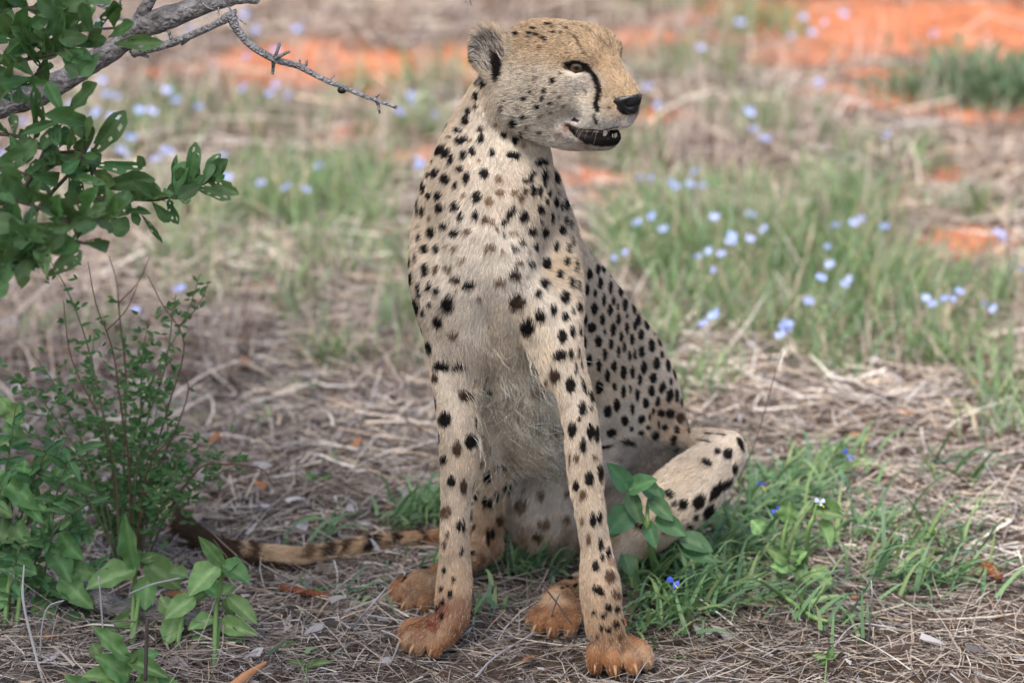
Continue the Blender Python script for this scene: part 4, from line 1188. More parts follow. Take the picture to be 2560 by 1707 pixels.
# near grass round the haunches, right of the cheetah and along the tail
def runner(u0, v0, u1, v1, n, h, seed, wd=(.0045, .010), spread=1.2):
    """a creeping culm on the ground with blades leaving it on both sides"""
    r = np.random.default_rng(seed); n = int(n * 1.25)
    a, b = at_z(u0, v0), at_z(u1, v1)
    t = r.random(n)
    c = a[None] * (1 - t[:, None]) + b[None] * t[:, None] + np.c_[r.normal(0, .018 * spread, (n, 2)), np.zeros(n)]
    az = math.atan2(b[1] - a[1], b[0] - a[0]) + np.where(r.random(n) < .5, 1, -1) * r.uniform(.2, 1.5, n)
    el = r.uniform(.15, 1.2, n)
    d = np.c_[np.cos(az) * np.cos(el), np.sin(az) * np.cos(el), np.sin(el)]
    z = gz(c[:, 0], c[:, 1]) + r.uniform(0, .03, n)
    return ribbons(np.c_[c[:, :2], z], d, h * r.uniform(.5, 1.15, n), r.uniform(*wd, n), pick(r, n, ((.125, .22, .10), (.17, .28, .13), (.095, .17, .09), (.25, .33, .14), (.14, .25, .15)), (.28, .28, .16, .20, .08)), bend=.35, droop=.55, nseg=5, taper=.06, seed=seed + 1, flat=.35)
RUN = [(1560, 1480, 1800, 1400, 90, .13), (1600, 1420, 1760, 1540, 70, .12), (1640, 1560, 1900, 1480, 60, .12), (1760, 1330, 2000, 1300, 60, .11), (1850, 1300, 2150, 1260, 40, .11), (1920, 1250, 2080, 1180, 46, .10), (2000, 1450, 2400, 1460, 42, .13),
       (2250, 1330, 2420, 1420, 26, .13), (2300, 1180, 2420, 1250, 14, .13), (2080, 1600, 2200, 1520, 12, .10), (2200, 1480, 2520, 1470, 22, .12), (1500, 1330, 1720, 1330, 60, .10), (1470, 1400, 1560, 1440, 40, .10), (1250, 1370, 1430, 1400, 80, .09), (1200, 1420, 1400, 1440, 60, .08), (1160, 1460, 1250, 1440, 16, .09),
       (960, 1325, 1090, 1310, 36, .10), (1010, 1280, 1100, 1300, 40, .12), (1000, 1430, 1090, 1430, 10, .06), (690, 1352, 900, 1330, 16, .09), (1560, 1400, 1700, 1470, 90, .12), (1700, 1500, 1850, 1380, 70, .12), (1580, 1500, 1700, 1560, 50, .10), (1750, 1420, 1960, 1380, 50, .12), (1900, 1400, 2200, 1350, 40, .12), (2100, 1300, 2300, 1400, 26, .12), (2180, 1420, 2420, 1380, 24, .13), (1850, 1350, 2050, 1220, 50, .11), (2000, 1200, 2200, 1180, 20, .09), (1640, 1620, 1720, 1580, 10, .10), (1560, 1560, 1660, 1600, 16, .08), (1880, 1480, 2080, 1560, 26, .12), (1600, 1300, 1700, 1360, 40, .09), (1800, 1200, 1960, 1230, 30, .08),
       (760, 1480, 860, 1500, 7, .07), (880, 1490, 960, 1510, 8, .08), (740, 1190, 800, 1180, 4, .06), (720, 1660, 800, 1650, 6, .05), (1180, 1560, 1300, 1500, 12, .06), (1080, 1250, 1110, 1330, 14, .1)]
for k, (a, b, c, d, n, h) in enumerate(RUN):
    parts.append(runner(a, b, c, d, n, h, 700 + 3 * k))
blades_object('green_grass', parts, m_blade, 'soft green grass blades growing in tufts and runners')

# dead leaves and bark crumbs on the near ground
xy, r = scatter(1500, 6.1, 8.4, 811)
keep = (r.random(1500) < np.where(xy[:, 0] < -.25, 1, .45)); xy = xy[keep]; n = len(xy)
az = r.uniform(0, 6.28, n); el = r.normal(0.1, .3, n)
d = np.c_[np.cos(az) * np.cos(el), np.sin(az) * np.cos(el), np.sin(el)]
ln_ = r.uniform(.012, .04, n)
pl = ribbons(np.c_[xy, gz(xy[:, 0], xy[:, 1]) + r.uniform(.004, .026, n)], d, ln_, ln_ * r.uniform(.3, .6, n), pick(r, n, ((.36, .33, .32), (.28, .25, .24), (.36, .33, .32), (.34, .15, .07), (.20, .15, .12)), (.35, .25, .2, .08, .12)), bend=.9, droop=.3, nseg=4, taper=.3, flat=.5, seed=812)
blades_object('leaf_litter', [pl], m_straw, 'curled grey dead leaves and bark crumbs among the straw')
print('ground done', round(_t.time() - _t0, 1))
# ------------------------------------------------------------------ leaves, plants, tree
def leaf_mesh(name, kind, seed, fold=.18, curl=.25, wave=.0, holes=False):
    """unit leaf: base at the origin, tip at +Y 1, half width .5 along X, face up +Z"""
    r = np.random.default_rng(seed)
    nl, nw = 13, 3
    t = np.linspace(0, 1, nl)
    if kind == 'obovate':
        w = t ** .85 * np.sqrt(np.clip(1 - t ** 5, 0, 1)) * 1.12; w[0] = .05; w[-1] = .12
    elif kind == 'oval':
        w = np.sin(np.pi * t ** .85) ** .68; w[0] = .07; w[-1] = .03
    else:
        w = np.sin(np.pi * t ** .72) ** .9; w[0] = .08; w[-1] = .02
    s = np.linspace(-1, 1, 2 * nw + 1)
    T, S = np.meshgrid(t, s, indexing='ij')
    Wd = w[:, None] * .5
    X = S * Wd
    Z = fold * np.abs(S) * Wd * 1.2 - curl * T ** 2 * .5 + wave * np.sin(T * 14 + seed) * np.abs(S) ** 1.5 * Wd
    Yv = T - .05 * np.abs(S) * w[:, None]
    ragged = r.normal(0, .012, X.shape) * (np.abs(S) > .9)
    X = X * (1 + ragged)
    V = np.stack([X, Yv, Z], -1).reshape(-1, 3)
    m = 2 * nw + 1
    i, j = np.meshgrid(np.arange(nl - 1), np.arange(m - 1), indexing='ij')
    q = (i * m + j).ravel()
    F = np.stack([q, q + 1, q + m + 1, q + m], -1)
    if holes:
        keep = r.random(len(F)) > .07
        F = F[keep]
    me = mesh_np(name, V, F)
    rib = 1 - sst(np.abs(S), .02, .3)
    vein = .5 + .5 * np.sin(T * 46 - np.abs(S) * 9)
    set_attr(me, 'vein', 'FLOAT', 'POINT', (rib * .8 + .12 * vein).ravel())
    return me

def leaf_material(name, col, rib, rough=.42, spec=.45, transl=.25, var=.25):
    m = material(name, col, rough, spec)
    a = N(m, 'ShaderNodeAttribute', attribute_name='vein')
    mx = N(m, 'ShaderNodeMix', data_type='RGBA')
    mx.inputs['A'].default_value = (*col, 1); mx.inputs['B'].default_value = (*rib, 1)
    L(m, a.outputs['Fac'], mx.inputs['Factor'])
    oi = N(m, 'ShaderNodeObjectInfo')
    hs = N(m, 'ShaderNodeHueSaturation')
    mr = N(m, 'ShaderNodeMapRange'); mr.inputs['To Min'].default_value = 1 - var; mr.inputs['To Max'].default_value = 1 + var
    L(m, oi.outputs['Random'], mr.inputs['Value']); L(m, mr.outputs[0], hs.inputs['Value'])
    mr2 = N(m, 'ShaderNodeMapRange'); mr2.inputs['To Min'].default_value = .475; mr2.inputs['To Max'].default_value = .52
    ml = N(m, 'ShaderNodeMath', operation='FRACT'); mm = N(m, 'ShaderNodeMath', operation='MULTIPLY'); mm.inputs[1].default_value = 7.31
    L(m, oi.outputs['Random'], mm.inputs[0]); L(m, mm.outputs[0], ml.inputs[0]); L(m, ml.outputs[0], mr2.inputs['Value']); L(m, mr2.outputs[0], hs.inputs['Hue'])
    nz = N(m, 'ShaderNodeTexNoise'); nz.inputs['Scale'].default_value = 70; nz.inputs['Detail'].default_value = 4
    g = N(m, 'ShaderNodeNewGeometry'); L(m, g.outputs['Position'], nz.inputs['Vector'])
    mr3 = N(m, 'ShaderNodeMapRange'); mr3.inputs['From Min'].default_value = .3; mr3.inputs['From Max'].default_value = .7; mr3.inputs['To Min'].default_value = .82; mr3.inputs['To Max'].default_value = 1.15
    L(m, nz.outputs['Fac'], mr3.inputs['Value'])
    sc = N(m, 'ShaderNodeVectorMath', operation='SCALE')
    L(m, mx.outputs['Result'], hs.inputs['Color']); L(m, hs.outputs[0], sc.inputs[0]); L(m, mr3.outputs[0], sc.inputs['Scale'])
    b = bsdf(m); L(m, sc.outputs[0], b.inputs['Base Color'])
    bp = N(m, 'ShaderNodeBump'); bp.inputs['Strength'].default_value = .35; bp.inputs['Distance'].default_value = .002
    L(m, a.outputs['Fac'], bp.inputs['Height']); L(m, bp.outputs[0], b.inputs['Normal'])
    tr = N(m, 'ShaderNodeBsdfTranslucent')
    s2 = N(m, 'ShaderNodeVectorMath', operation='MULTIPLY'); s2.inputs[1].default_value = (1.3, 1.35, .5)
    L(m, sc.outputs[0], s2.inputs[0]); L(m, s2.outputs[0], tr.inputs['Color'])
    ms = N(m, 'ShaderNodeMixShader'); ms.inputs[0].default_value = transl
    o = m.node_tree.nodes['Material Output']
    L(m, b.outputs[0], ms.inputs[1]); L(m, tr.outputs[0], ms.inputs[2]); L(m, ms.outputs[0], o.inputs['Surface'])
    return m

def leaf_at(me, mat, par, base, tip, width, nrm, name='leaf'):
    """put a shared leaf mesh between two points, facing nrm"""
    base = Vector(base); y = Vector(tip) - base; ln = y.length; y.normalize()
    n = Vector(nrm); x = y.cross(n)
    if x.length < 1e-4: x = y.cross(Vector((.3, .9, .2)))
    x.normalize(); z = x.cross(y)
    M = Matrix(((x[0] * width, y[0] * ln, z[0] * ln, base[0]), (x[1] * width, y[1] * ln, z[1] * ln, base[1]), (x[2] * width, y[2] * ln, z[2] * ln, base[2]), (0, 0, 0, 1)))
    if len(me.materials) == 0: me.materials.append(mat)
    o = bpy.data.objects.new(name, me); COL.objects.link(o)
    o.parent = par
    o.matrix_local = Matrix.Translation(-Vector(par.location)) @ M
    return o

def stem_obj(pts, rads, mat, par, name='stem', ns=7, sub=5):
    P = catmull(np.c_[np.array(pts), np.array(rads)], sub)
    V, F = tube_tris(P[:, :3], np.maximum(P[:, 3], 2e-4), ns)
    return link(name, mesh_np(name, V, F), mat, par)

m_herb = leaf_material('herb leaf', (.14, .255, .095), (.24, .37, .16), rough=.55, spec=.25, var=.4)
m_herb_dark = leaf_material('dark herb leaf', (.075, .165, .075), (.12, .23, .10), rough=.55, spec=.28)
m_stem = material('green stem', (.17, .27, .09), .6, .3)
HERB = [leaf_mesh('leaf', 'oval', 20 + i, fold=.2 + .1 * i, curl=(.05, .3, .45, .2)[i], wave=.12) for i in range(4)]
HERBD = [leaf_mesh('leaf', 'oval', 30 + i, fold=.25, curl=(.1, .3, .2)[i], wave=.05) for i in range(3)]
CAMV = Vector((0, -1, .33))

def herb(label, base, Y, stems, leaves, meshes=HERB, mat=m_herb, name='leafy_plant', cat='plant', group=None, srad=.0042):
    """stems: lists of photograph points from the ground up; leaves: base u v, tip u v, width px, forward offset of the tip in metres"""
    b = at(base[0], base[1], Y)
    t = tag(empty(name, (b[0], b[1], max(0, gz(b[0], b[1])))), label, cat, group)
    for st in stems:
        P = [at(u, v, Y + (dy[0] if dy else 0)) for u, v, *dy in st]
        g0 = at_z(st[0][0], st[0][1] + 75)
        if g0[1] > P[0][1] - .12: P[0] = g0
        stem_obj(P, np.linspace(srad, srad * .6, len(P)), m_stem, t)
    for k, (bu, bv, tu, tv, w, dy) in enumerate(leaves):
        p, q = at(bu, bv, Y), at(tu, tv, Y + dy)
        n = CAMV + Vector((PR.uniform(-.5, .5), 0, PR.uniform(0, .9)))
        leaf_at(meshes[k % len(meshes)], mat, t, p, q, w * 1.15 * mpp(p), n)
    return t

GY = lambda u, v: float(at_z(u, v)[1])
# plant in front of the left shank
herb('bushy plant with broad oval leaves in front of the folded hind leg', (1640, 1372), 6.70,
     [[(1640, 1380), (1618, 1330), (1604, 1285), (1575, 1222)], [(1640, 1378), (1622, 1325), (1618, 1280), (1622, 1245)]],
     [(1572, 1222, 1520, 1158, 46, -.02), (1574, 1224, 1634, 1196, 48, -.03), (1600, 1222, 1660, 1232, 44, .02), (1574, 1228, 1602, 1308, 38, -.03), (1578, 1270, 1522, 1330, 62, -.02), (1622, 1246, 1684, 1300, 40, -.02), (1640, 1290, 1714, 1338, 44, -.02), (1700, 1345, 1782, 1372, 48, -.02), (1712, 1372, 1786, 1400, 44, -.03), (1618, 1300, 1640, 1370, 34, -.02), (1560, 1385, 1580, 1440, 36, -.02), (1550, 1290, 1524, 1345, 40, .01), (1655, 1250, 1640, 1215, 26, .02)], mat=m_herb_dark, meshes=HERBD)
herb('green plant with round leaves and a pale flower right of the folded hind leg', (2012, 1372), 6.78,
     [[(2010, 1375), (2020, 1330), (2034, 1290), (2042, 1262)], [(1945, 1395), (1958, 1350), (1964, 1318), (1970, 1300)]],
     [(1968, 1306, 1974, 1252, 46, -.01), (2036, 1276, 2108, 1288, 34, -.02), (2048, 1300, 2080, 1362, 36, -.03), (2036, 1262, 2110, 1276, 20, .01), (2040, 1280, 2030, 1266, 22, 0), (1974, 1410, 2026, 1456, 42, -.03), (1968, 1400, 1922, 1372, 34, -.01), (1985, 1405, 2016, 1378, 34, -.01), (2030, 1420, 2080, 1460, 40, -.03), (1970, 1420, 1930, 1412, 34, -.02), (1905, 1330, 1880, 1300, 34, 0), (2010, 1412, 1975, 1390, 26, -.01)])
herb('tall hairy stemmed plant with broad leaves directly below the thin shrub', (335, 1545), 6.62,
     [[(330, 1548), (334, 1490), (338, 1430), (342, 1400)], [(330, 1545), (350, 1480), (365, 1440)]],
     [(338, 1420, 312, 1284, 46, -.04), (338, 1425, 215, 1462, 62, -.03), (352, 1400, 400, 1385, 24, 0), (365, 1405, 452, 1470, 66, -.02), (372, 1440, 362, 1525, 56, -.02), (350, 1395, 340, 1370, 18, 0), (335, 1535, 300, 1500, 36, .02), (340, 1540, 280, 1560, 40, -.02), (360, 1520, 370, 1580, 48, -.02), (330, 1545, 250, 1590, 40, -.03), (368, 1400, 395, 1430, 34, .02)])
herb('broad leaved plant standing right beside its twin, nearest to the dark tail tip', (540, 1580), 6.56,
     [[(536, 1590), (540, 1530), (548, 1480), (556, 1430), (560, 1405)], [(440, 1552), (462, 1520), (486, 1492)], [(536, 1592), (550, 1560), (580, 1540)]],
     [(556, 1412, 496, 1340, 34, -.02), (545, 1412, 470, 1482, 64, -.03), (556, 1412, 624, 1448, 52, -.02), (556, 1424, 600, 1396, 26, 0), (486, 1490, 412, 1545, 48, -.03), (470, 1440, 420, 1425, 34, .02), (548, 1490, 505, 1450, 40, .01), (556, 1486, 586, 1460, 34, .01), (570, 1490, 644, 1560, 40, -.03), (536, 1545, 470, 1568, 40, -.02), (550, 1560, 636, 1580, 44, -.03), (545, 1590, 604, 1600, 48, -.03), (440, 1540, 414, 1612, 50, -.04), (556, 1500, 590, 1540, 34, .0), (430, 1535, 400, 1490, 40, .01), (480, 1500, 520, 1480, 30, .01), (520, 1590, 480, 1600, 36, -.02)])
herb('low plant with pale green leaves at the bottom edge near the thin upright stick', (320, 1720), 6.34,
     [[(315, 1735), (318, 1690), (316, 1650)], [(330, 1735), (350, 1690), (360, 1650)]],
     [(314, 1645, 232, 1566, 46, -.03), (322, 1690, 248, 1640, 62, -.03), (320, 1700, 220, 1680, 60, -.04), (320, 1648, 418, 1690, 40, -.02), (325, 1650, 400, 1630, 34, .02), (215, 1740, 168, 1690, 50, -.02), (300, 1720, 238, 1728, 60, -.03), (345, 1700, 400, 1725, 52, -.04), (390, 1695, 460, 1730, 34, -.02), (250, 1640, 228, 1606, 34, .01), (318, 1650, 345, 1630, 22, -.01)])
herb('clump of large toothed grey green leaves at the left edge under the tree branch', (20, 1480), 6.66,
     [[(10, 1500), (30, 1400), (50, 1310), (110, 1240)], [(40, 1500), (60, 1420), (90, 1290)], [(0, 1560), (20, 1480), (40, 1420)]],
     [(-40, 1120, 62, 1100, 40, 0), (5, 1070, 62, 1085, 44, .02), (-20, 1180, 118, 1278, 50, -.03), (10, 1200, 105, 1300, 44, -.04), (60, 1190, 62, 1150, 36, 0), (50, 1260, 20, 1140, 40, .02), (-20, 1330, 42, 1345, 70, -.02), (30, 1310, 75, 1362, 44, -.03), (0, 1380, 88, 1432, 70, -.04), (-20, 1400, 60, 1380, 44, 0), (20, 1420, 48, 1500, 66, -.02), (-10, 1500, 28, 1600, 60, -.03), (80, 1290, 150, 1262, 36, .01), (100, 1240, 172, 1262, 30, .02), (100, 1300, 140, 1330, 34, 0), (150, 1440, 228, 1520, 52, -.03), (90, 1500, 135, 1560, 50, -.02), (60, 1450, 130, 1440, 40, .0), (-30, 1250, 30, 1290, 50, -.02), (60, 1120, 30, 1060, 34, .02), (0, 1290, -20, 1230, 44, 0), (130, 1200, 160, 1160, 26, .02), (40, 1240, 75, 1210, 30, .03), (100, 1410, 70, 1470, 40, .0), (170, 1300, 235, 1350, 46, -.02), (150, 1330, 200, 1400, 50, -.02), (170, 1200, 240, 1230, 34, 0), (120, 1360, 180, 1450, 54, -.03), (0, 1000, 60, 1060, 50, 0), (10, 1440, -30, 1540, 60, -.02), (60, 1560, 130, 1620, 56, -.03), (-10, 1600, 40, 1680, 60, -.03), (90, 1180, 140, 1110, 34, .02), (180, 1420, 250, 1440, 40, -.01), (20, 1040, -20, 980, 40, .02)], meshes=[leaf_mesh('leaf', 'oval', 60 + i, fold=.2, curl=(.15, .35)[i], wave=.35) for i in range(2)])
# small sprigs in the straw
for lb, u, v, Y0, lv in (
    ('tiny bright green seedling beside the reddish bark strip left of the paws', 800, 1500, None, [(812, 1498, 786, 1468, 16, 0), (812, 1500, 884, 1490, 18, .0), (808, 1500, 850, 1508, 14, -.02)]),
    ('tiny pale green seedling near the bottom edge left of centre', 760, 1665, None, [(768, 1664, 716, 1650, 14, .0), (768, 1666, 828, 1650, 18, .0), (766, 1666, 745, 1672, 10, -.01)]),
    ('small yellow green sprig standing in the straw behind the tail', 785, 1210, None, [(782, 1208, 764, 1178, 22, 0), (782, 1208, 838, 1180, 12, .01), (782, 1210, 800, 1195, 10, 0)]),
    ('small green sprig in the straw at the right below the grass', 2060, 1650, None, [(2068, 1645, 2030, 1636, 14, 0), (2068, 1645, 2084, 1612, 16, 0), (2068, 1646, 2096, 1632, 12, 0), (2066, 1648, 2042, 1662, 10, -.01)])):
    t = herb(lb, (u, v), GY(u, v) - .01, [[(u, v), (u + (lv[0][0] - u) * .9, v - 5)]], lv, srad=.0016)

# ---- thin leaved shrub at the left
m_shr = leaf_material('shrub leaf', (.065, .14, .05), (.09, .18, .06), rough=.6, spec=.25)
m_twig = material('shrub twig', (.13, .14, .07), .7, .2)
m_twig_brown = material('bare shrub twig', (.13, .075, .05), .7, .2)
SHR = [leaf_mesh('leaf', 'oval', 80 + i, fold=.3, curl=.15) for i in range(3)]
SYB = 6.78
sb = at_z(325, 1430)
SYB = float(sb[1])
shrub = tag(empty('thin_shrub', (sb[0], sb[1], 0)), 'wiry upright shrub with tiny oval leaves and bare brown shoots', 'shrub')
STEMS = [  # pixels from the base up; leafy share, bare (brown) or not
 ([(318, 1440), (312, 1300), (330, 1120), (380, 950), (440, 840), (480, 750), (498, 690)], .62, 0), ([(330, 1440), (335, 1250), (360, 1080), (410, 930), (432, 790), (440, 735)], .95, 0),
 ([(320, 1440), (310, 1200), (315, 950), (300, 800), (290, 700), (272, 640)], .45, 1), ([(300, 1440), (290, 1200), (250, 1000), (215, 850), (170, 730), (125, 650)], .5, 0),
 ([(300, 1440), (260, 1240), (180, 1050), (130, 950), (82, 885)], .4, 0), ([(320, 1440), (300, 1250), (235, 1000), (230, 900), (238, 830)], .8, 0), ([(335, 1440), (355, 1250), (380, 1150), (440, 1090), (490, 1090)], .3, 1),
 ([(345, 1440), (380, 1260), (440, 1200), (500, 1150), (545, 1095)], .85, 0), ([(330, 1440), (350, 1200), (352, 1000), (355, 900), (368, 815)], .9, 0), ([(310, 1440), (290, 1250), (262, 1080), (180, 900), (158, 750)], .25, 1),
 ([(310, 1440), (240, 1280), (150, 1130), (70, 1080), (-10, 1020)], .7, 0), ([(300, 1430), (230, 1200), (120, 1020), (50, 960), (-10, 925)], .5, 0), ([(340, 1440), (370, 1200), (420, 1020), (460, 860), (405, 760), (370, 690)], .15, 1),
 ([(320, 1435), (325, 1200), (300, 1000), (280, 870), (240, 760), (220, 655)], .3, 1), ([(350, 1440), (420, 1280), (500, 1170), (560, 1160), (650, 1170), (680, 1210)], .1, 1), ([(355, 1440), (400, 1320), (460, 1240), (530, 1190), (600, 1160)], .7, 0),
 ([(325, 1440), (340, 1300), (300, 1150), (200, 1060), (80, 1035), (-10, 1030)], .75, 0), ([(335, 1440), (350, 1320), (390, 1180), (445, 1060), (470, 960), (420, 900)], .4, 1), ([(325, 1440), (280, 1330), (230, 1250), (160, 1190), (110, 1180)], .9, 0),
 ([(345, 1440), (360, 1300), (400, 1190), (420, 1080), (410, 985), (440, 930)], .8, 0), ([(330, 1440), (320, 1330), (290, 1220), (270, 1120), (255, 1020)], .95, 0), ([(340, 1440), (350, 1350), (340, 1250), (330, 1150), (325, 1040)], .95, 0), ([(345, 1440), (375, 1350), (400, 1270), (430, 1210), (450, 1130)], .95, 0),
 ([(320, 1440), (300, 1350), (262, 1290), (235, 1180), (220, 1090)], .95, 0), ([(338, 1440), (345, 1280), (372, 1130), (395, 1010)], .95, 0)]
nleaf = 0
extra_leaves = []
for si, (pt, leafy, bare_) in enumerate(STEMS):
    r = random.Random(900 + si)
    off = r.uniform(-.09, .09)
    P = [at(u, v, SYB + off * min(1, k / 2)) for k, (u, v) in enumerate(pt)]
    P[0] = np.array((P[0][0], P[0][1], -.01))
    D = catmull(np.array(P), 8)
    stem_obj(P, np.linspace(.0022, .0007, len(P)), m_twig_brown if bare_ else m_twig, shrub, ns=5, sub=7)
    if si in (2, 12, 13):        # forked bare tips
        k = len(D) * 2 // 3; e = D[k] + np.array((r.choice((-1, 1)) * .05, .02, .07))
        stem_obj([D[k], (D[k] + e) / 2 + np.array((.006, 0, -.004)), e], [.0011, .0009, .0006], m_twig_brown, shrub, ns=5)
    n = int((80 if not bare_ else 40) * leafy)
    for q in range(n):
        f = r.triangular(.15, 1.0, .42) if not bare_ else r.triangular(.25, .75, .4)
        p = D[min(int(f * (len(D) - 1)), len(D) - 1)]
        sidegrow = r.random() < .55
        if sidegrow:            # short side shoot with a few leaves
            dv = np.array((r.uniform(-1, 1), r.uniform(-.7, .3), r.uniform(0, 1.1))); dv /= np.linalg.norm(dv)
            e = p + dv * r.uniform(.015, .045)
        else:
            dv = np.array((r.uniform(-1, 1), r.uniform(-.6, .3), r.uniform(-.2, .8))); dv /= np.linalg.norm(dv); e = p
        for w in range(2 if sidegrow else 1):
            d2 = np.array((r.uniform(-1, 1), r.uniform(-.6, .4), r.uniform(-.3, .7))); d2 /= np.linalg.norm(d2)
            ln_ = r.uniform(.011, .019)
            extra_leaves.append((e, e + d2 * ln_, ln_ * r.uniform(.32, .48), Vector((r.uniform(-.6, .6), -1, r.uniform(-.1, 1.2)))))
random.Random(5).shuffle(extra_leaves)
for base, tip, w, n in extra_leaves[:290]:
    leaf_at(SHR[PR.randrange(3)], m_shr, shrub, base, tip, w, n)
bm = bmesh.new()
for base, tip, w, n in extra_leaves[290:]:
    y = Vector(tip) - Vector(base); x = y.cross(n).normalized() * w / 2; b0 = Vector(base); z = x.cross(y).normalized() * (-w * .15)
    vs = [bm.verts.new(b0 + x * f + y * g + z * h) for f, g, h in ((0, 0, 0), (.8, .3, -1), (.95, .6, -1), (0, 1, .6), (-.95, .6, -1), (-.8, .3, -1), (0, .35, 0), (0, .65, 0))]
    for q in ((0, 1, 6), (0, 6, 5), (1, 2, 7, 6), (6, 7, 4, 5), (2, 3, 7), (7, 3, 4)): bm.faces.new([vs[k] for k in q])
print('shrub leaves', len(extra_leaves))
me = bpy.data.meshes.new('small_leaves'); bm.to_mesh(me); bm.free()
tag(link('small_leaves', me, m_shr, shrub), kind='stuff')

# a second, sprawling shrub at the left edge with longer narrow leaves
sb2 = at_z(40, 1560)
shr2 = tag(empty('sprawling_shrub', (sb2[0], sb2[1], 0)), 'sprawling narrow leaved shrub filling the left edge below the tree branch', 'shrub')
m_shr2 = leaf_material('narrow leaf', (.085, .19, .08), (.14, .26, .11), rough=.5, spec=.3)
SHR2 = [leaf_mesh('leaf', 'oval', 180 + i, fold=.3, curl=(.1, .3, .5)[i], wave=.1) for i in range(3)]
n2 = 0
for si, pt in enumerate(([(20, 1560), (40, 1350), (90, 1180), (160, 1060)], [(40, 1560), (90, 1400), (170, 1290), (260, 1240)], [(30, 1560), (60, 1420), (120, 1330), (230, 1330)], [(0, 1560), (-10, 1300), (20, 1150), (40, 1010)], [(50, 1570), (120, 1480), (200, 1430), (270, 1420)], [(20, 1570), (30, 1450), (70, 1300), (120, 1230)], [(10, 1600), (80, 1540), (170, 1520), (230, 1560)], [(-20, 1560), (-10, 1420), (30, 1290), (10, 1200)], [(60, 1570), (110, 1440), (150, 1200), (215, 1110)], [(60, 1600), (130, 1590), (200, 1600), (250, 1650)], [(0, 1620), (40, 1600), (90, 1640), (130, 1690)])):
    r = random.Random(1500 + si)
    P = [at(u, v, float(sb2[1]) + .04 + r.uniform(-.10, .08) * min(1, k)) for k, (u, v) in enumerate(pt)]
    P[0] = np.array((P[0][0], P[0][1], -.01))
    D = catmull(np.array(P), 8)
    stem_obj(P, np.linspace(.0026, .0009, len(P)), m_twig, shr2, ns=5, sub=6)
    for q in range(24):
        p = D[min(int(r.uniform(.18, 1.0) * (len(D) - 1)), len(D) - 1)]
        d2 = np.array((r.uniform(-1, 1), r.uniform(-.7, .5), r.uniform(-.25, .8))); d2 /= np.linalg.norm(d2)
        ln_ = r.uniform(.018, .042)
        leaf_at(SHR2[n2 % 3], m_shr2, shr2, p, p + d2 * ln_, ln_ * r.uniform(.28, .42), Vector((r.uniform(-.6, .6), -1, r.uniform(-.1, 1.2)))); n2 += 1
print('left shrub leaves', n2)

# ---- the tree whose branch comes in at the upper left
m_bark = material('bark', (.30, .27, .25), .9, .15)
def bark_nodes(m, c1, c2, c3, sc, stretch=(1, 1, 1)):
    g = N(m, 'ShaderNodeNewGeometry')
    mp = N(m, 'ShaderNodeVectorMath', operation='MULTIPLY'); mp.inputs[1].default_value = stretch; L(m, g.outputs['Position'], mp.inputs[0])
    n1 = N(m, 'ShaderNodeTexNoise'); n1.inputs['Scale'].default_value = sc; n1.inputs['Detail'].default_value = 8; n1.inputs['Roughness'].default_value = .7
    L(m, mp.outputs[0], n1.inputs['Vector'])
    n2 = N(m, 'ShaderNodeTexVoronoi'); n2.inputs['Scale'].default_value = sc * 2.2; n2.feature = 'DISTANCE_TO_EDGE'; L(m, mp.outputs[0], n2.inputs['Vector'])
    cr = N(m, 'ShaderNodeValToRGB')
    cr.color_ramp.elements[0].color = (*c1, 1); cr.color_ramp.elements[0].position = .3
    cr.color_ramp.elements[1].color = (*c3, 1); cr.color_ramp.elements[1].position = .72
    e = cr.color_ramp.elements.new(.5); e.color = (*c2, 1)
    L(m, n1.outputs['Fac'], cr.inputs['Fac']); L(m, cr.outputs['Color'], bsdf(m).inputs['Base Color'])
    ad = N(m, 'ShaderNodeMath', operation='ADD'); mu = N(m, 'ShaderNodeMath', operation='MULTIPLY'); mu.inputs[1].default_value = 1.5
    L(m, n2.outputs['Distance'], mu.inputs[0]); L(m, n1.outputs['Fac'], ad.inputs[0]); L(m, mu.outputs[0], ad.inputs[1])
    bp = N(m, 'ShaderNodeBump'); bp.inputs['Strength'].default_value = .9; bp.inputs['Distance'].default_value = .008
    L(m, ad.outputs[0], bp.inputs['Height']); L(m, bp.outputs[0], bsdf(m).inputs['Normal'])
bark_nodes(m_bark, (.075, .062, .055), (.24, .215, .20), (.46, .43, .42), 42)
m_dead = material('dead twig', (.33, .31, .30), .85, .15)
bark_nodes(m_dead, (.16, .14, .13), (.33, .31, .30), (.50, .48, .47), 70)
m_lf = leaf_material('tree leaf', (.095, .185, .068), (.13, .23, .085), rough=.5, spec=.35, transl=.25, var=.35)
TREE = [leaf_mesh('leaf', 'obovate', 100 + i, fold=(.1, .25, .4, .15, .3, .2)[i], curl=(.1, .3, .45, -.2, .2, .6)[i], wave=.12, holes=i in (2, 5)) for i in range(6)]
TY = 6.72
tr0 = np.array((-1.62, 6.95, 0))
tree = tag(empty('tree', tuple(tr0)), 'grey barked tree with glossy green leaves, a thick limb and one bare twig', 'tree')
def wood(rows, mat=m_bark, name='branch', ns=12, sub=6, rough=.06, seed=0, Y=TY):
    """rows u v dY radius_px"""
    P = []
    for u, v, dy, rp in rows:
        p = at(u, v, Y + dy); P.append((*p, rp * mpp(p)))
    P = catmull(np.array(P), sub)
    V, F = tube_tris(P[:, :3], P[:, 3], ns)
    c = np.repeat(P[:, :3], ns, 0); k = len(c)
    d = V[:k] - c
    r = np.random.default_rng(seed)
    V[:k] = c + d * (1 + rough * wob(V[:k], 120, seed + 3) + rough * .8 * r.normal(size=k))[:, None]
    return link(name, mesh_np(name, V, F), mat, tree)
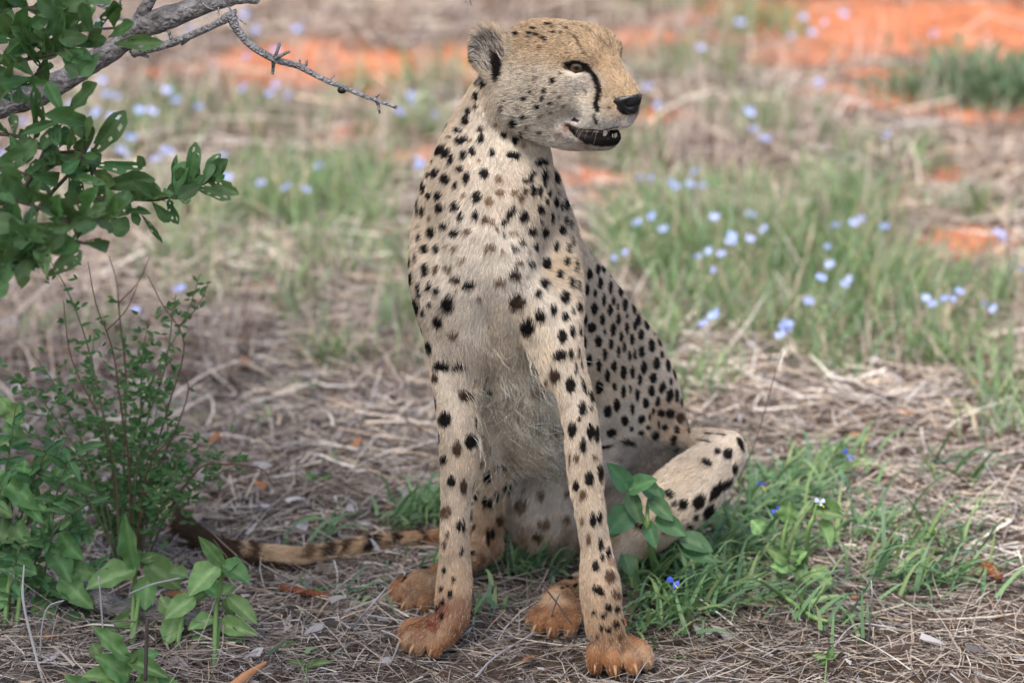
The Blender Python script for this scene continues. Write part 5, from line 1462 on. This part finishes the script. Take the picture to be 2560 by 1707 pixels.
# trunk and limb, outside the frame at the left and into it
Pt = catmull(np.array([(-1.62, 6.95, -.05, .16), (-1.60, 6.95, .3, .12), (-1.52, 6.93, .75, .10), (-1.40, 6.88, 1.2, .085), (-1.30, 6.84, 1.7, .07), (-1.15, 6.8, 2.3, .05), (-1.0, 6.8, 3.0, .03)]), 8)
V, F = tube_tris(Pt[:, :3], Pt[:, 3], 14)
link('trunk', mesh_np('trunk', V, F), m_bark, tree)
lj = Pt[26]
lpx = pix(lj[:3])
wood([(lpx[0], lpx[1], lj[1] - TY, 60), (-420, 420, .08, 50), (-180, 330, .03, 40), (0, 262, 0, 34), (75, 243, 0, 32), (140, 212, 0, 31), (215, 165, 0, 27), (290, 122, 0, 25), (350, 70, 0, 30), (420, 45, 0, 30), (520, 12, 0, 22), (600, -6, -.02, 17), (645, 0, -.02, 12)], seed=1, ns=16)
wood([(340, 84, .01, 22), (352, 40, 0, 17), (372, 5, 0, 15), (400, -40, 0, 14), (430, -110, 0, 12)], seed=2)
wood([(335, 130, 0, 15), (372, 122, -.02, 12), (425, 110, -.02, 10), (470, 92, -.03, 9.5), (530, 66, -.04, 9), (566, 48, -.05, 11)], m_dead, seed=3, rough=.05)
wood([(560, 50, -.05, 11), (575, 42, -.05, 12), (592, 72, -.05, 10.5), (625, 112, -.06, 9.5), (684, 148, -.07, 8.5), (744, 165, -.08, 8), (803, 196, -.09, 7), (864, 221, -.10, 6.5), (918, 243, -.11, 5.5), (992, 269, -.12, 4.5)], m_dead, seed=4, rough=.05)
wood([(572, 46, -.05, 8), (585, 34, -.05, 6), (588, 24, -.05, 4)], m_dead, seed=5)
for k, rows in enumerate(([(432, 104, -.02, 6), (426, 92, -.02, 5), (421, 76, -.02, 4.5)], [(684, 148, -.07, 6), (693, 128, -.08, 4.5), (699, 108, -.08, 5)], [(686, 148, -.07, 6), (705, 138, -.09, 4.5), (724, 129, -.09, 3.5)], [(684, 150, -.07, 6), (683, 168, -.06, 4.5), (681, 186, -.06, 4)],
                          [(754, 166, -.08, 4), (750, 155, -.08, 3), (748, 147, -.08, 2)], [(760, 168, -.08, 5), (766, 160, -.08, 4), (768, 150, -.08, 2)], [(828, 196, -.09, 3), (836, 190, -.09, 2), (834, 186, -.09, 1.5)], [(938, 246, -.11, 4), (945, 262, -.11, 5), (949, 284, -.11, 2.5)], [(940, 246, -.11, 4), (942, 240, -.11, 3), (949, 237, -.11, 2)],
                          [(345, 134, 0, 8), (360, 138, -.01, 6), (372, 143, -.01, 4)], [(455, 112, -.02, 3), (466, 106, -.03, 2), (474, 101, -.03, 1.2)], [(560, 0, 0, 3), (585, 36, -.04, 2.5), (615, 62, -.06, 1.5)], [(500, 2, 0, 3), (520, 20, -.03, 2.2), (545, 26, -.03, 1.2)], [(546, 20, -.02, 2.5), (548, 38, -.03, 1.2)], [(238, 6, 0, 8), (268, 22, .0, 6), (290, 40, 0, 5)], [(290, 40, 0, 4), (300, 10, 0, 3), (302, -10, 0, 2)], [(20, 182, -.02, 3), (70, 198, -.02, 2.5), (155, 202, -.02, 2)], [(235, -10, .05, 7), (280, 30, .03, 5), (325, 62, .02, 5)])):
    wood(rows, m_dead, name='twig', ns=6, sub=3, seed=20 + k)
wood([(560, -160, .1, 6), (800, -130, .08, 5), (1080, -60, .05, 3.5), (1160, -20, .04, 2.5), (1180, 15, .04, 1.5)], m_dead, name='twig', ns=6, seed=90)
wood([(1120, -40, .04, 2), (1165, 0, .04, 1.5), (1150, 6, .03, 1)], m_dead, name='twig', ns=5, seed=91)
# a black gall under the bare twig
gc = at(855, 226, TY - .10)
me = sphere_mesh('gall', gc, np.array((12, 9, 9)) * mpp(gc), 14, 10)
link('gall', me, material('gall', (.012, .011, .011), .4, .4), tree)
# leafy shoots
SHOOTS = [ # rows of the shoot, leaves (count), size
 ([(-40, 330, -.2, 6), (60, 345, -.3, 5), (140, 380, -.32, 4), (210, 385, -.33, 4), (240, 480, -.33, 3)], 14, 92), ([(-30, 560, -.35, 7), (60, 470, -.35, 6), (100, 400, -.34, 5), (150, 290, -.33, 4)], 16, 92),
 ([(60, 560, -.36, 6), (140, 470, -.36, 5), (200, 400, -.35, 4.5), (228, 300, -.34, 3)], 14, 95), ([(120, 520, -.38, 7), (220, 500, -.36, 6.5), (300, 495, -.35, 6), (380, 500, -.34, 5), (440, 488, -.34, 4), (500, 465, -.34, 3), (545, 440, -.34, 2)], 18, 88),
 ([(-40, 60, -.2, 6), (80, 110, -.25, 5), (180, 80, -.28, 4), (300, 70, -.3, 3)], 26, 95), ([(-40, 160, -.25, 6), (60, 150, -.28, 5), (150, 130, -.3, 4), (240, 90, -.3, 3)], 26, 92), ([(-40, -40, -.2, 6), (60, 20, -.25, 5), (160, 20, -.28, 4), (210, -10, -.28, 3)], 22, 100), ([(-40, 230, -.2, 5), (40, 220, -.25, 4), (110, 170, -.28, 3)], 16, 85),
 ([(-60, 640, -.6, 8), (40, 600, -.62, 6), (140, 560, -.64, 5), (260, 545, -.64, 4)], 26, 118), ([(-60, 720, -.6, 7), (20, 660, -.62, 6), (90, 640, -.64, 4), (120, 700, -.66, 3)], 20, 120), ([(-50, 480, -.55, 6), (30, 500, -.58, 5), (100, 520, -.6, 4)], 16, 112), ([(140, 560, -.5, 5), (220, 560, -.5, 4), (290, 545, -.5, 3)], 10, 90), ([(-60, 420, -.4, 5), (10, 420, -.42, 4), (80, 440, -.42, 3)], 10, 100), ([(60, 620, -.6, 5), (160, 600, -.62, 4), (220, 610, -.62, 3)], 9, 110)]
lk = 0
for si, (rows, n, size) in enumerate(SHOOTS):
    r = random.Random(40 + si)
    wood(rows, material('shoot bark', (.10, .075, .055), .8, .2) if si == 0 else bpy.data.materials['shoot bark'], name='twig', ns=7, sub=4, seed=60 + si)
    D = catmull(np.array([(u, v, dy) for u, v, dy, _ in rows], float), 8)
    n = int(n * .95)
    for q in range(n):
        f = r.uniform(.12, 1.0)
        u, v, dy = D[int(f * (len(D) - 1))]
        a = r.uniform(0, 2 * math.pi); ln_ = size * r.uniform(.5, 1.1)
        u2, v2 = u + math.cos(a) * ln_ * .95, v + math.sin(a) * ln_ * .8 - 12
        p = at(u, v, TY + dy + r.uniform(-.03, .03)); t_ = at(u2, v2, TY + dy + r.uniform(-.09, .06))
        leaf_at(TREE[lk % 6], m_lf, tree, p, t_, ln_ * r.uniform(.48, .66) * mpp(p), Vector((r.uniform(-.5, .5), -1, r.uniform(0, .8)))); lk += 1
# leaves that stand out one by one at the right of the spray
for bu, bv, tu, tv, w in ((160, 290, 254, 212, 52), (160, 290, 118, 205, 40), (222, 395, 302, 302, 60), (210, 390, 228, 312, 30), (160, 300, 60, 330, 30), (155, 312, 105, 365, 40), (160, 305, 238, 340, 44), (240, 470, 380, 448, 54), (215, 405, 352, 430, 40), (340, 430, 400, 490, 34), (300, 490, 385, 470, 62), (275, 545, 320, 500, 64),
                          (345, 420, 362, 392, 36), (432, 490, 440, 388, 16), (470, 470, 490, 378, 40), (455, 480, 452, 420, 36), (498, 462, 562, 402, 44), (520, 455, 588, 480, 40), (410, 470, 425, 500, 28), (470, 490, 420, 480, 40), (440, 490, 470, 500, 26), (380, 505, 425, 555, 34), (330, 520, 345, 560, 26), (352, 535, 402, 600, 16), (260, 560, 325, 575, 60), (310, 530, 370, 530, 22), (500, 460, 540, 382, 30), (515, 450, 560, 440, 24), (480, 480, 505, 440, 26),
                          (285, 110, 395, 105, 46), (270, 95, 345, 58, 40), (250, 130, 200, 190, 44), (215, 60, 222, 5, 44), (230, 90, 205, 10, 40), (160, 60, 98, 0, 46), (160, 120, 206, 165, 30), (160, 165, 200, 185, 44)):
    p, t_ = at(bu, bv, TY - .34), at(tu, tv, TY - .36 + PR.uniform(-.03, .03))
    leaf_at(TREE[lk % 6], m_lf, tree, p, t_, w * 1.2 * mpp(p), Vector((PR.uniform(-.3, .3), -1, PR.uniform(0, .9)))); lk += 1
print('tree leaves', lk)
# unseen rest of the crown above the frame, added to shade the near ground
r = np.random.default_rng(77)
nc = NCROWN
cl = np.array([(-1.5, 4.9, 2.8), (-1.15, 4.85, 2.85), (-1.85, 5.2, 2.7), (-1.25, 5.4, 2.8), (-1.6, 5.7, 2.7), (-.85, 4.7, 2.95), (-1.95, 6.2, 2.7), (-1.55, 6.3, 2.9), (-1.0, 5.1, 2.8)])
ci = r.integers(0, len(cl), nc)
b = cl[ci] + r.normal(0, 1, (nc, 3)) * (.34, .34, .17)
d = r.normal(size=(nc, 3)) * (1, 1, .5)
Vc, Fc, _ = ribbons(b, d, r.uniform(.05, .075, nc), r.uniform(.025, .035, nc), np.ones((nc, 3)), bend=.3, droop=.3, nseg=3, taper=.5, flat=.6, seed=78)
cme = mesh_np('crown', Vc, Fc); set_attr(cme, 'vein', 'FLOAT', 'POINT', np.zeros(len(Vc)))
tag(link('crown', cme, m_lf, tree), kind='stuff')
for k, c in enumerate(cl):
    a = Pt[-1 - (k * 3) % 14]
    V, F = tube_tris(catmull(np.array([a[:3], (a[:3] + c) / 2 + np.array((0, 0, .12)), c]), 6), np.linspace(.022, .006, 13), 7)
    link('branch', mesh_np('branch', V, F), m_bark, tree)

# ------------------------------------------------------------------ flowers
m_pet = material('petal', (.30, .36, .78), .6, .2)
b_ = bsdf(m_pet)
oi = N(m_pet, 'ShaderNodeObjectInfo'); crp = N(m_pet, 'ShaderNodeValToRGB')
crp.color_ramp.elements[0].color = (.36, .47, .86, 1); crp.color_ramp.elements[1].color = (.50, .53, .88, 1)
L(m_pet, oi.outputs['Random'], crp.inputs['Fac']); L(m_pet, crp.outputs['Color'], b_.inputs['Base Color'])
m_pet2 = material('deep petal', (.07, .12, .62), .5, .3)
m_pist = material('stamen', (.75, .55, .08), .6, .2)
def flower_mesh(name, seed, nst, stem_h):
    """day flower: two broad petals, a small third one, on a thin stalk that reaches the ground (unit: metres)"""
    r = random.Random(seed); bm = bmesh.new()
    for k, (az, el, ln, w) in enumerate(((.5, .55, .0125, .013), (2.65, .5, .0125, .013), (4.7, .1, .007, .006))):
        az += r.uniform(-.3, .3)
        dx, dz = math.cos(az), math.sin(az)
        D = Vector((dx, -.25, dz)).normalized(); S = D.cross(Vector((0, -1, .3))).normalized(); Nn = S.cross(D)
        rows_ = []
        for i, (t, ww) in enumerate(((0, .12), (.35, .75), (.7, 1.0), (.92, .75), (1, .3))):
            rows_.append([bm.verts.new(D * ln * t + S * s * w * .5 * ww + Nn * (.0015 * abs(s) - .003 * t * t)) for s in (-1, 0, 1)])
        for i in range(4):
            for j in range(2): bm.faces.new((rows_[i][j], rows_[i][j + 1], rows_[i + 1][j + 1], rows_[i + 1][j]))
    nf = len(bm.faces)
    pts = [Vector((0, 0, 0)), Vector((.002, .002, -stem_h * .4)), Vector((-.003, .006, -stem_h))]
    ring0 = None
    for p in pts:
        ring = [bm.verts.new(p + Vector((math.cos(a) * .0009, math.sin(a) * .0009, 0))) for a in (0, 2.09, 4.19)]
        if ring0:
            for j in range(3): bm.faces.new((ring0[j], ring0[(j + 1) % 3], ring[(j + 1) % 3], ring[j]))
        ring0 = ring
    for j, q in enumerate(((.003, -.008, .002), (-.003, -.008, .003))):
        v = [bm.verts.new(Vector((0, 0, 0)) + Vector(o)) for o in ((.0006, 0, 0), (-.0006, 0, 0))] + [bm.verts.new(Vector(q))]
        bm.faces.new(v)
    me = bpy.data.meshes.new(name); bm.to_mesh(me); bm.free()
    me.materials.append(m_pet); me.materials.append(m_stem); me.materials.append(m_pist)
    n = len(me.polygons)
    for i, p in enumerate(me.polygons):
        p.material_index = 0 if i < nf else (1 if i < n - 2 else 2); p.use_smooth = True
    return me
FM = [flower_mesh('blue_flower', i, 0, .10 + .02 * i) for i in range(4)]
Z = lambda ox, oy, s, txt: [(ox + float(p.split()[0]) / s, oy + float(p.split()[1]) / s) for p in txt.split('|')]
FL = Z(1500, 0, 2.219, '1125 100|775 125|745 115|1250 130|1060 205|1175 185|920 235|560 265|1850 190|260 480|250 505|320 590|1205 450|1225 475|680 550|825 615|840 635|850 715|520 920|522 955|215 990|275 995|118 1015|390 1015|420 1040|500 1025|480 1030|570 1035|205 1235|285 1205|370 1245|352 1275|635 1210|838 1190|840 1225|910 1275|730 1310|725 1345|745 1335|833 1325|140 1405|75 1435|462 1425|605 1400|675 1408|625 1505|330 1540|1265 1475|1280 1470|1228 1540|1380 1545|1305 1250|1405 1240|1445 1220|1320 1330|1258 1370|1575 1260|2215 1295|2210 1330|2230 1330|2330 1490|540 1425|1510 690|1590 745|915 770|1350 80')
FL += Z(1600, 600, 2.45, '1022 375|1042 380|470 450|450 465|385 515|870 530|920 525|860 580|905 550|890 510|1280 250|1255 272|1850 330|1865 360|1915 365|1960 318|1990 322|2105 390|2170 425|1755 360|1795 395')
FL += Z(0, 0, 2.178, '545 135|1335 85|1390 170|1400 185|1040 165|1620 160|1500 280|620 480|575 515|640 530|555 440|370 550|385 575|910 495|960 550|910 600|1080 580|525 615|615 640|510 685|760 605|830 605|1320 480|1515 450|1500 465|1570 520|1470 510|1520 680|660 815|685 835|710 750|845 820|850 865|895 820|925 830|915 865|125 665|40 960|60 965|115 915|260 980|1220 850|1235 965|1700 850|1735 905|1420 1000|1555 1020|1575 1015|1665 1030|195 1430|2170 610|1710 570|455 830|20 840|1345 310|700 740')
FL += [(443, 724), (456, 722), (340, 776), (334, 782), (1028, 240), (1030, 258), (1090, 288), (1094, 300), (1047, 398), (1050, 414), (998, 276), (970, 560)]
print('flowers', len(FL))
LAND = [(250, 235, 'just below the thick limb, above the broad leaves'), (340, 380, 'in the gap right of the big round tree leaves'), (40, 350, 'showing through the leaves at the left edge'), (60, 440, 'at the left edge behind the lower tree leaves'), (290, 60, 'in the far grass above the thick limb'), (620, 70, 'right of the fork where the bare twig bends'), (700, 130, 'close above the middle of the bare twig'),
        (430, 240, 'in the pale grass under the bare twig start'), (610, 220, 'on the orange sand edge below the bare twig'), (700, 310, 'alone below the middle of the bare twig'), (410, 385, 'in the bunch above the tip of the leafy spray'), (560, 400, 'touching the tip of the leafy spray'), (790, 405, 'at the lower edge of the sand patch behind the neck'), (720, 470, 'on the dull grass right of the leafy spray'), (1010, 265, 'beyond the tip of the bare twig'), (1090, 295, 'nearest behind the neck of the cheetah'), (1048, 406, 'on the sand touching the outline of the shoulder'),
        (90, 655, 'under the drooping leaf at the left edge'), (440, 724, 'beside the leafy tip of the thin shrub'), (337, 778, 'above the bare shoots of the thin shrub'), (970, 560, 'close left of the shoulder'), (1840, 50, 'in the far green patch above the nose'), (2040, 55, 'at the right end of the far green patch'), (1980, 90, 'below the far green patch'), (1760, 110, 'on the sand right of the forehead'), (2335, 85, 'alone on the big orange sand patch'), (1615, 225, 'touching the nose of the cheetah'), (2046, 208, 'in the dry grass left of the low bush'), (1870, 285, 'in the dry grass right of the nose'), (2200, 330, 'in the dark dry tufts under the low bush'),
        (1735, 420, 'standing tallest above the chin level row'), (1560, 455, 'at the left end of the row level with the chin'), (1600, 450, 'in the left half of the row level with the chin'), (1735, 465, 'at the right end of the row level with the chin'), (1640, 550, 'at the left top of the green patch behind the back'), (1665, 570, 'in a pair at the left of the green patch'), (1880, 540, 'on the top edge of the green patch'), (1830, 595, 'in the double bunch in the middle of the green patch'), (1875, 598, 'right beside the double bunch in the green patch'), (1535, 640, 'touching the sloping back'), (1710, 635, 'in the green patch a little off the back'), (1780, 640, 'in the thick of the green patch'), (1650, 695, 'low in the green patch close to the back'),
        (2090, 580, 'on the tall dark grass at the right of the green patch'), (2070, 665, 'in the bright trio right of the green patch'), (2115, 700, 'below the bright trio right of the green patch'), (2495, 590, 'in a pair on the sand at the right edge'), (2540, 670, 'alone at the right edge below the sand'), (2018, 753, 'alone under the bright trio'), (1780, 790, 'in the lower pair nearest to the rump'), (1960, 820, 'in the big near cluster of six on one stalk'), (2380, 740, 'in the group of five at the right'), (2470, 765, 'right of the group of five')]
FL = [p for k, p in enumerate(FL) if k % 4 != 2 or p[0] > 1750 and p[1] > 740]
for k, (u, v) in enumerate(FL):
    h = .085 + .03 * ((k * 37) % 5) / 4
    p = at_z(u, v, h)
    lm = min(LAND, key=lambda q: math.hypot(q[0] - u, q[1] - v))
    zone = lm[2]
    lab_ = 'small ' + ('lilac blue' if v < 420 else 'bright blue') + ' flower ' + zone
    if len(lab_.split()) > 16: print('LONG', lab_)
    me = FM[k % 4]
    s = PR.uniform(.58, .88) * (1.12 if p[1] > 8.5 else .9)
    o = bpy.data.objects.new('blue_flower', me); COL.objects.link(o)
    o.location = p; o.rotation_euler = (PR.uniform(-.3, .3), PR.uniform(-.4, .4), PR.uniform(-.9, .9)); o.scale = (s, s, max(s, 1.0))
    tag(o, lab_, 'flower', 'blue flowers ' + zone)
# the near ones, sharp enough to show their petals
def near_flower(u, v, Y, label, mat, petals, stem):
    c = at(u, v, Y)
    t = tag(empty('blue_flower', tuple(c)), label, 'flower')
    pm = leaf_mesh('petal', 'obovate', int(u), fold=-.1, curl=.2)
    for du, dv, w in petals:
        leaf_at(pm, mat, t, c, at(u + du, v + dv, Y - .004), w * mpp(c), CAMV, name='petal')
    e = at(u + stem[0], v + stem[1], Y + .01)
    stem_obj([c, (c + e) / 2 + np.array((.004, 0, .003)), e], [.0009, .0010, .0011], m_stem, t, ns=5)
    stem_obj([c, at(u + 7, v + 10, Y - .012), at(u + 10, v + 14, Y - .014)], [.0005, .0007, .0009], m_pist, t, name='stamen', ns=5)
for m in (m_pet, m_pet2): pass
m_pale = material('pale petal', (.55, .60, .88), .6, .2)
near_flower(1684, 1456, 6.55, 'deep blue flower with two round petals in the grass beside the front paw', m_pet2, [(-14, -12, 20), (14, 2, 18), (3, 14, 10)], (4, 40))
near_flower(2118, 1138, 7.28, 'blue and yellow flower on a green stalk in the straw behind the right hand grass', m_pet2, [(-6, -14, 16), (14, 8, 14), (8, 16, 9)], (-6, 60))
near_flower(2050, 1254, 6.77, 'pale white blue flower above the round leaved plant right of the hind leg', m_pale, [(-12, -6, 16), (12, -4, 15), (4, 10, 9)], (-4, 18))
near_flower(1940, 1275, 6.9, 'half hidden deep blue flower in the grass right of the shank', m_pet2, [(-10, 4, 14), (8, -8, 14)], (2, 40))
near_flower(1903, 1212, 7.0, 'tiny violet flower among the grass just beside the knee of the cheetah', m_pet2, [(-8, -6, 12), (8, -4, 12)], (0, 30))

# low green bush on the far sand at the upper right
bc = at_z(2440, 262)
bush = tag(empty('low_bush', (bc[0], bc[1], 0)), 'low dense green bush on the far orange sand at the right edge', 'bush')
r = np.random.default_rng(555); parts = []
for du, dv, rx, rz, n in ((-170, -2, .12, .03, 220), (-60, -10, .15, .06, 420), (-10, 6, .10, .03, 200), (90, -2, .14, .05, 360), (150, 4, .13, .055, 330)):
    c = at_z(2440 + du, 262 + dv)
    q = r.normal(size=(n, 3)); q /= np.linalg.norm(q, axis=1, keepdims=True); q *= r.random((n, 1)) ** .6 * 1.2
    lump_ = 1 + .25 * wob(q, 5, 556)[:, None]
    P = c + q * lump_ * (rx, rx * 1.1, rz) + (0, 0, rz * .85)
    P[:, 2] = np.maximum(P[:, 2], .006)
    d = q + r.normal(0, .6, (n, 3)) + (0, 0, .5)
    parts.append(ribbons(P, d, r.uniform(.02, .045, n), r.uniform(.006, .013, n), pick(r, n, ((.14, .21, .12), (.18, .26, .15), (.10, .16, .09), (.24, .29, .18)), (.35, .3, .2, .15)), bend=.5, droop=.2, nseg=2, taper=.3, seed=557))
    for k in range(5):
        e = c + np.array((r.normal(0, rx * .6), r.normal(0, rx * .5), rz * 1.5))
        stem_obj([c + np.array((r.normal(0, .01), 0, 0)), (c + e) / 2, e], [.003, .002, .001], m_twig, bush, ns=5)
Vs, Fs, Cs, n0 = [], [], [], 0
for V, F, C in parts: Vs.append(V); Fs.append(F + n0); Cs.append(C); n0 += len(V)
me = mesh_np('foliage', np.vstack(Vs), np.vstack(Fs)); set_attr(me, 'tint', 'FLOAT_COLOR', 'POINT', rgba(np.vstack(Cs)))
tag(link('foliage', me, m_blade, bush), kind='stuff')

# ------------------------------------------------------------------ sticks, bark, bone on the near ground
m_wood = material('weathered wood', (.3, .27, .25), .9, .15)
bark_nodes(m_wood, (.12, .10, .09), (.27, .24, .22), (.40, .37, .35), 26, (1, 3, 6))
m_red = material('red bark', (.30, .095, .035), .8, .2); bark_nodes(m_red, (.12, .03, .012), (.30, .10, .04), (.46, .2, .1), 90)
m_greytwig = material('grey twig', (.34, .32, .31), .8, .2)
m_darkstick = material('dark stick', (.07, .055, .05), .8, .2)
def stick(name, label, cat, rows, mat, group=None, ns=8, flat=None, seed=0, z=None):
    P = []
    for u, v, Y, rp in rows:
        p = at(u, v, Y) if Y else at_z(u, v, rp * 6e-4 + .012)
        P.append((*p, rp * mpp(p)))
    P = catmull(np.array(P), 6)
    V, F = tube_tris(P[:, :3], P[:, 3], ns)
    k = len(P) * ns
    V[:k] += (V[:k] - np.repeat(P[:, :3], ns, 0)) * (.12 * wob(V[:k], 200, seed + 1) + .05 * np.random.default_rng(seed).normal(size=k))[:, None]
    return tag(link(name, mesh_np(name, V, F), mat), label, cat, group)
stick('fallen_branch', 'weathered grey fallen branch lying half hidden behind the broad leaved plants', 'branch', [(110, 1470, None, 22), (180, 1478, None, 26), (240, 1500, None, 27), (300, 1520, None, 24), (380, 1535, None, 22), (480, 1550, None, 20), (560, 1575, None, 15)], m_wood, ns=14, seed=4)
stick('wood_splinter', 'orange torn wood splinter lying at the bottom edge left of the paws', 'wood', [(575, 1725, None, 15), (612, 1692, None, 13), (640, 1672, None, 9), (664, 1656, None, 5)], material('fresh wood', (.52, .24, .11), .7, .25), ns=7, seed=6)
stick('bark_strip', 'dark reddish strip of bark lying between the tail and the hind paw', 'bark', [(702, 1468, None, 8), (745, 1476, None, 10), (790, 1484, None, 9), (834, 1490, None, 5)], m_red, seed=8)
stick('dry_leaf', 'orange brown dead leaf curled in the straw at the far right', 'leaf', [(2450, 1405, None, 8), (2478, 1425, None, 18), (2500, 1445, None, 10)], m_red, seed=9)
stick('upright_stick', 'thin dark upright stick in front of the low plant at the bottom edge', 'stick', [(363, 1700, 6.28, 5), (366, 1620, 6.28, 5), (368, 1548, 6.28, 4)], m_darkstick, seed=10)
TW = [([(110, 1710, 6.36, 4), (85, 1620, 6.40, 4), (58, 1500, 6.42, 4), (60, 1412, 6.45, 2)], 'long pale curved twig standing at the lower left corner'), ([(258, 1580, 6.45, 2.5), (252, 1500, 6.45, 2.5), (247, 1440, 6.45, 2.5)], 'thin pale upright twig in front of the fallen branch'), ([(100, 1640, 6.45, 2.5), (106, 1560, 6.45, 2.5), (122, 1515, 6.45, 2.2), (160, 1500, 6.45, 1.6)], 'thin bent grey twig beside the long pale curved one'),
      ([(324, 1483, 6.55, 2.2), (380, 1460, 6.55, 2.4), (450, 1444, 6.55, 2.4)], 'thin grey twig caught across the two broad leaved plants'), ([(20, 1428, 6.5, 2), (120, 1500, 6.5, 2.2), (200, 1545, 6.5, 2), (340, 1553, 6.5, 2)], 'long brown stalk arching over the fallen branch'),
      ([(880, 1570, None, 2.5), (920, 1522, 6.5, 2.5), (964, 1470, 6.52, 2)], 'thin white twig slanting up beside the hind paw'), ([(955, 1575, 6.42, 2.5), (990, 1590, 6.42, 2.2), (998, 1605, 6.42, 2), (975, 1660, None, 2.5)], 'bent bluish white twig beside the blood stained paw'), ([(1345, 1447, 6.5, 2), (1395, 1510, 6.42, 2.2), (1430, 1560, 6.40, 2)], 'thin black stem leaning across the left hind paw'),
      ([(1190, 1690, None, 3), (1240, 1640, None, 3), (1360, 1560, None, 2.5), (1400, 1480, 6.5, 2)], 'pale looping stalk between the front paws'), ([(1898, 1448, 6.55, 5), (1960, 1490, None, 6), (2030, 1540, None, 6), (2068, 1552, None, 5)], 'thick pale green cut stalk lying in the grass at right'), ([(1846, 1200, 6.9, 1.6), (1890, 1100, 7.0, 1.4), (1930, 960, 7.05, 1.2), (1955, 880, 7.1, .8)], 'tall thin dark stem rising behind the knee'),
      ([(2170, 1600, None, 2), (2180, 1500, 6.45, 2), (2178, 1450, 6.45, 1.6)], 'thin pale stalk standing in the straw at lower right'), ([(2080, 1620, None, 2.5), (2140, 1560, None, 2.2), (2240, 1570, None, 2)], 'grey stalk lying in the straw below the right hand grass'), ([(820, 1110, None, 3), (900, 1040, None, 3), (945, 975, None, 3)], 'forked grey stick lying behind the tail'), ([(1980, 1260, None, 4), (1900, 1245, None, 4), (1840, 1230, None, 3)], 'dark bent stem on the ground right of the knee')]
for k, (rows, lb) in enumerate(TW):
    mt_ = m_darkstick if ('black' in lb or 'dark' in lb) else (m_stem if 'green' in lb else (m_straw_brown if 'brown' in lb else m_greytwig)) if False else (m_darkstick if ('black' in lb or 'dark' in lb) else m_stem if 'green' in lb else m_wood if 'brown' in lb else m_greytwig)
    stick('twig', lb, 'twig', rows, mt_, ns=6, seed=30 + k)
print('all done', round(_t.time() - _t0, 1))
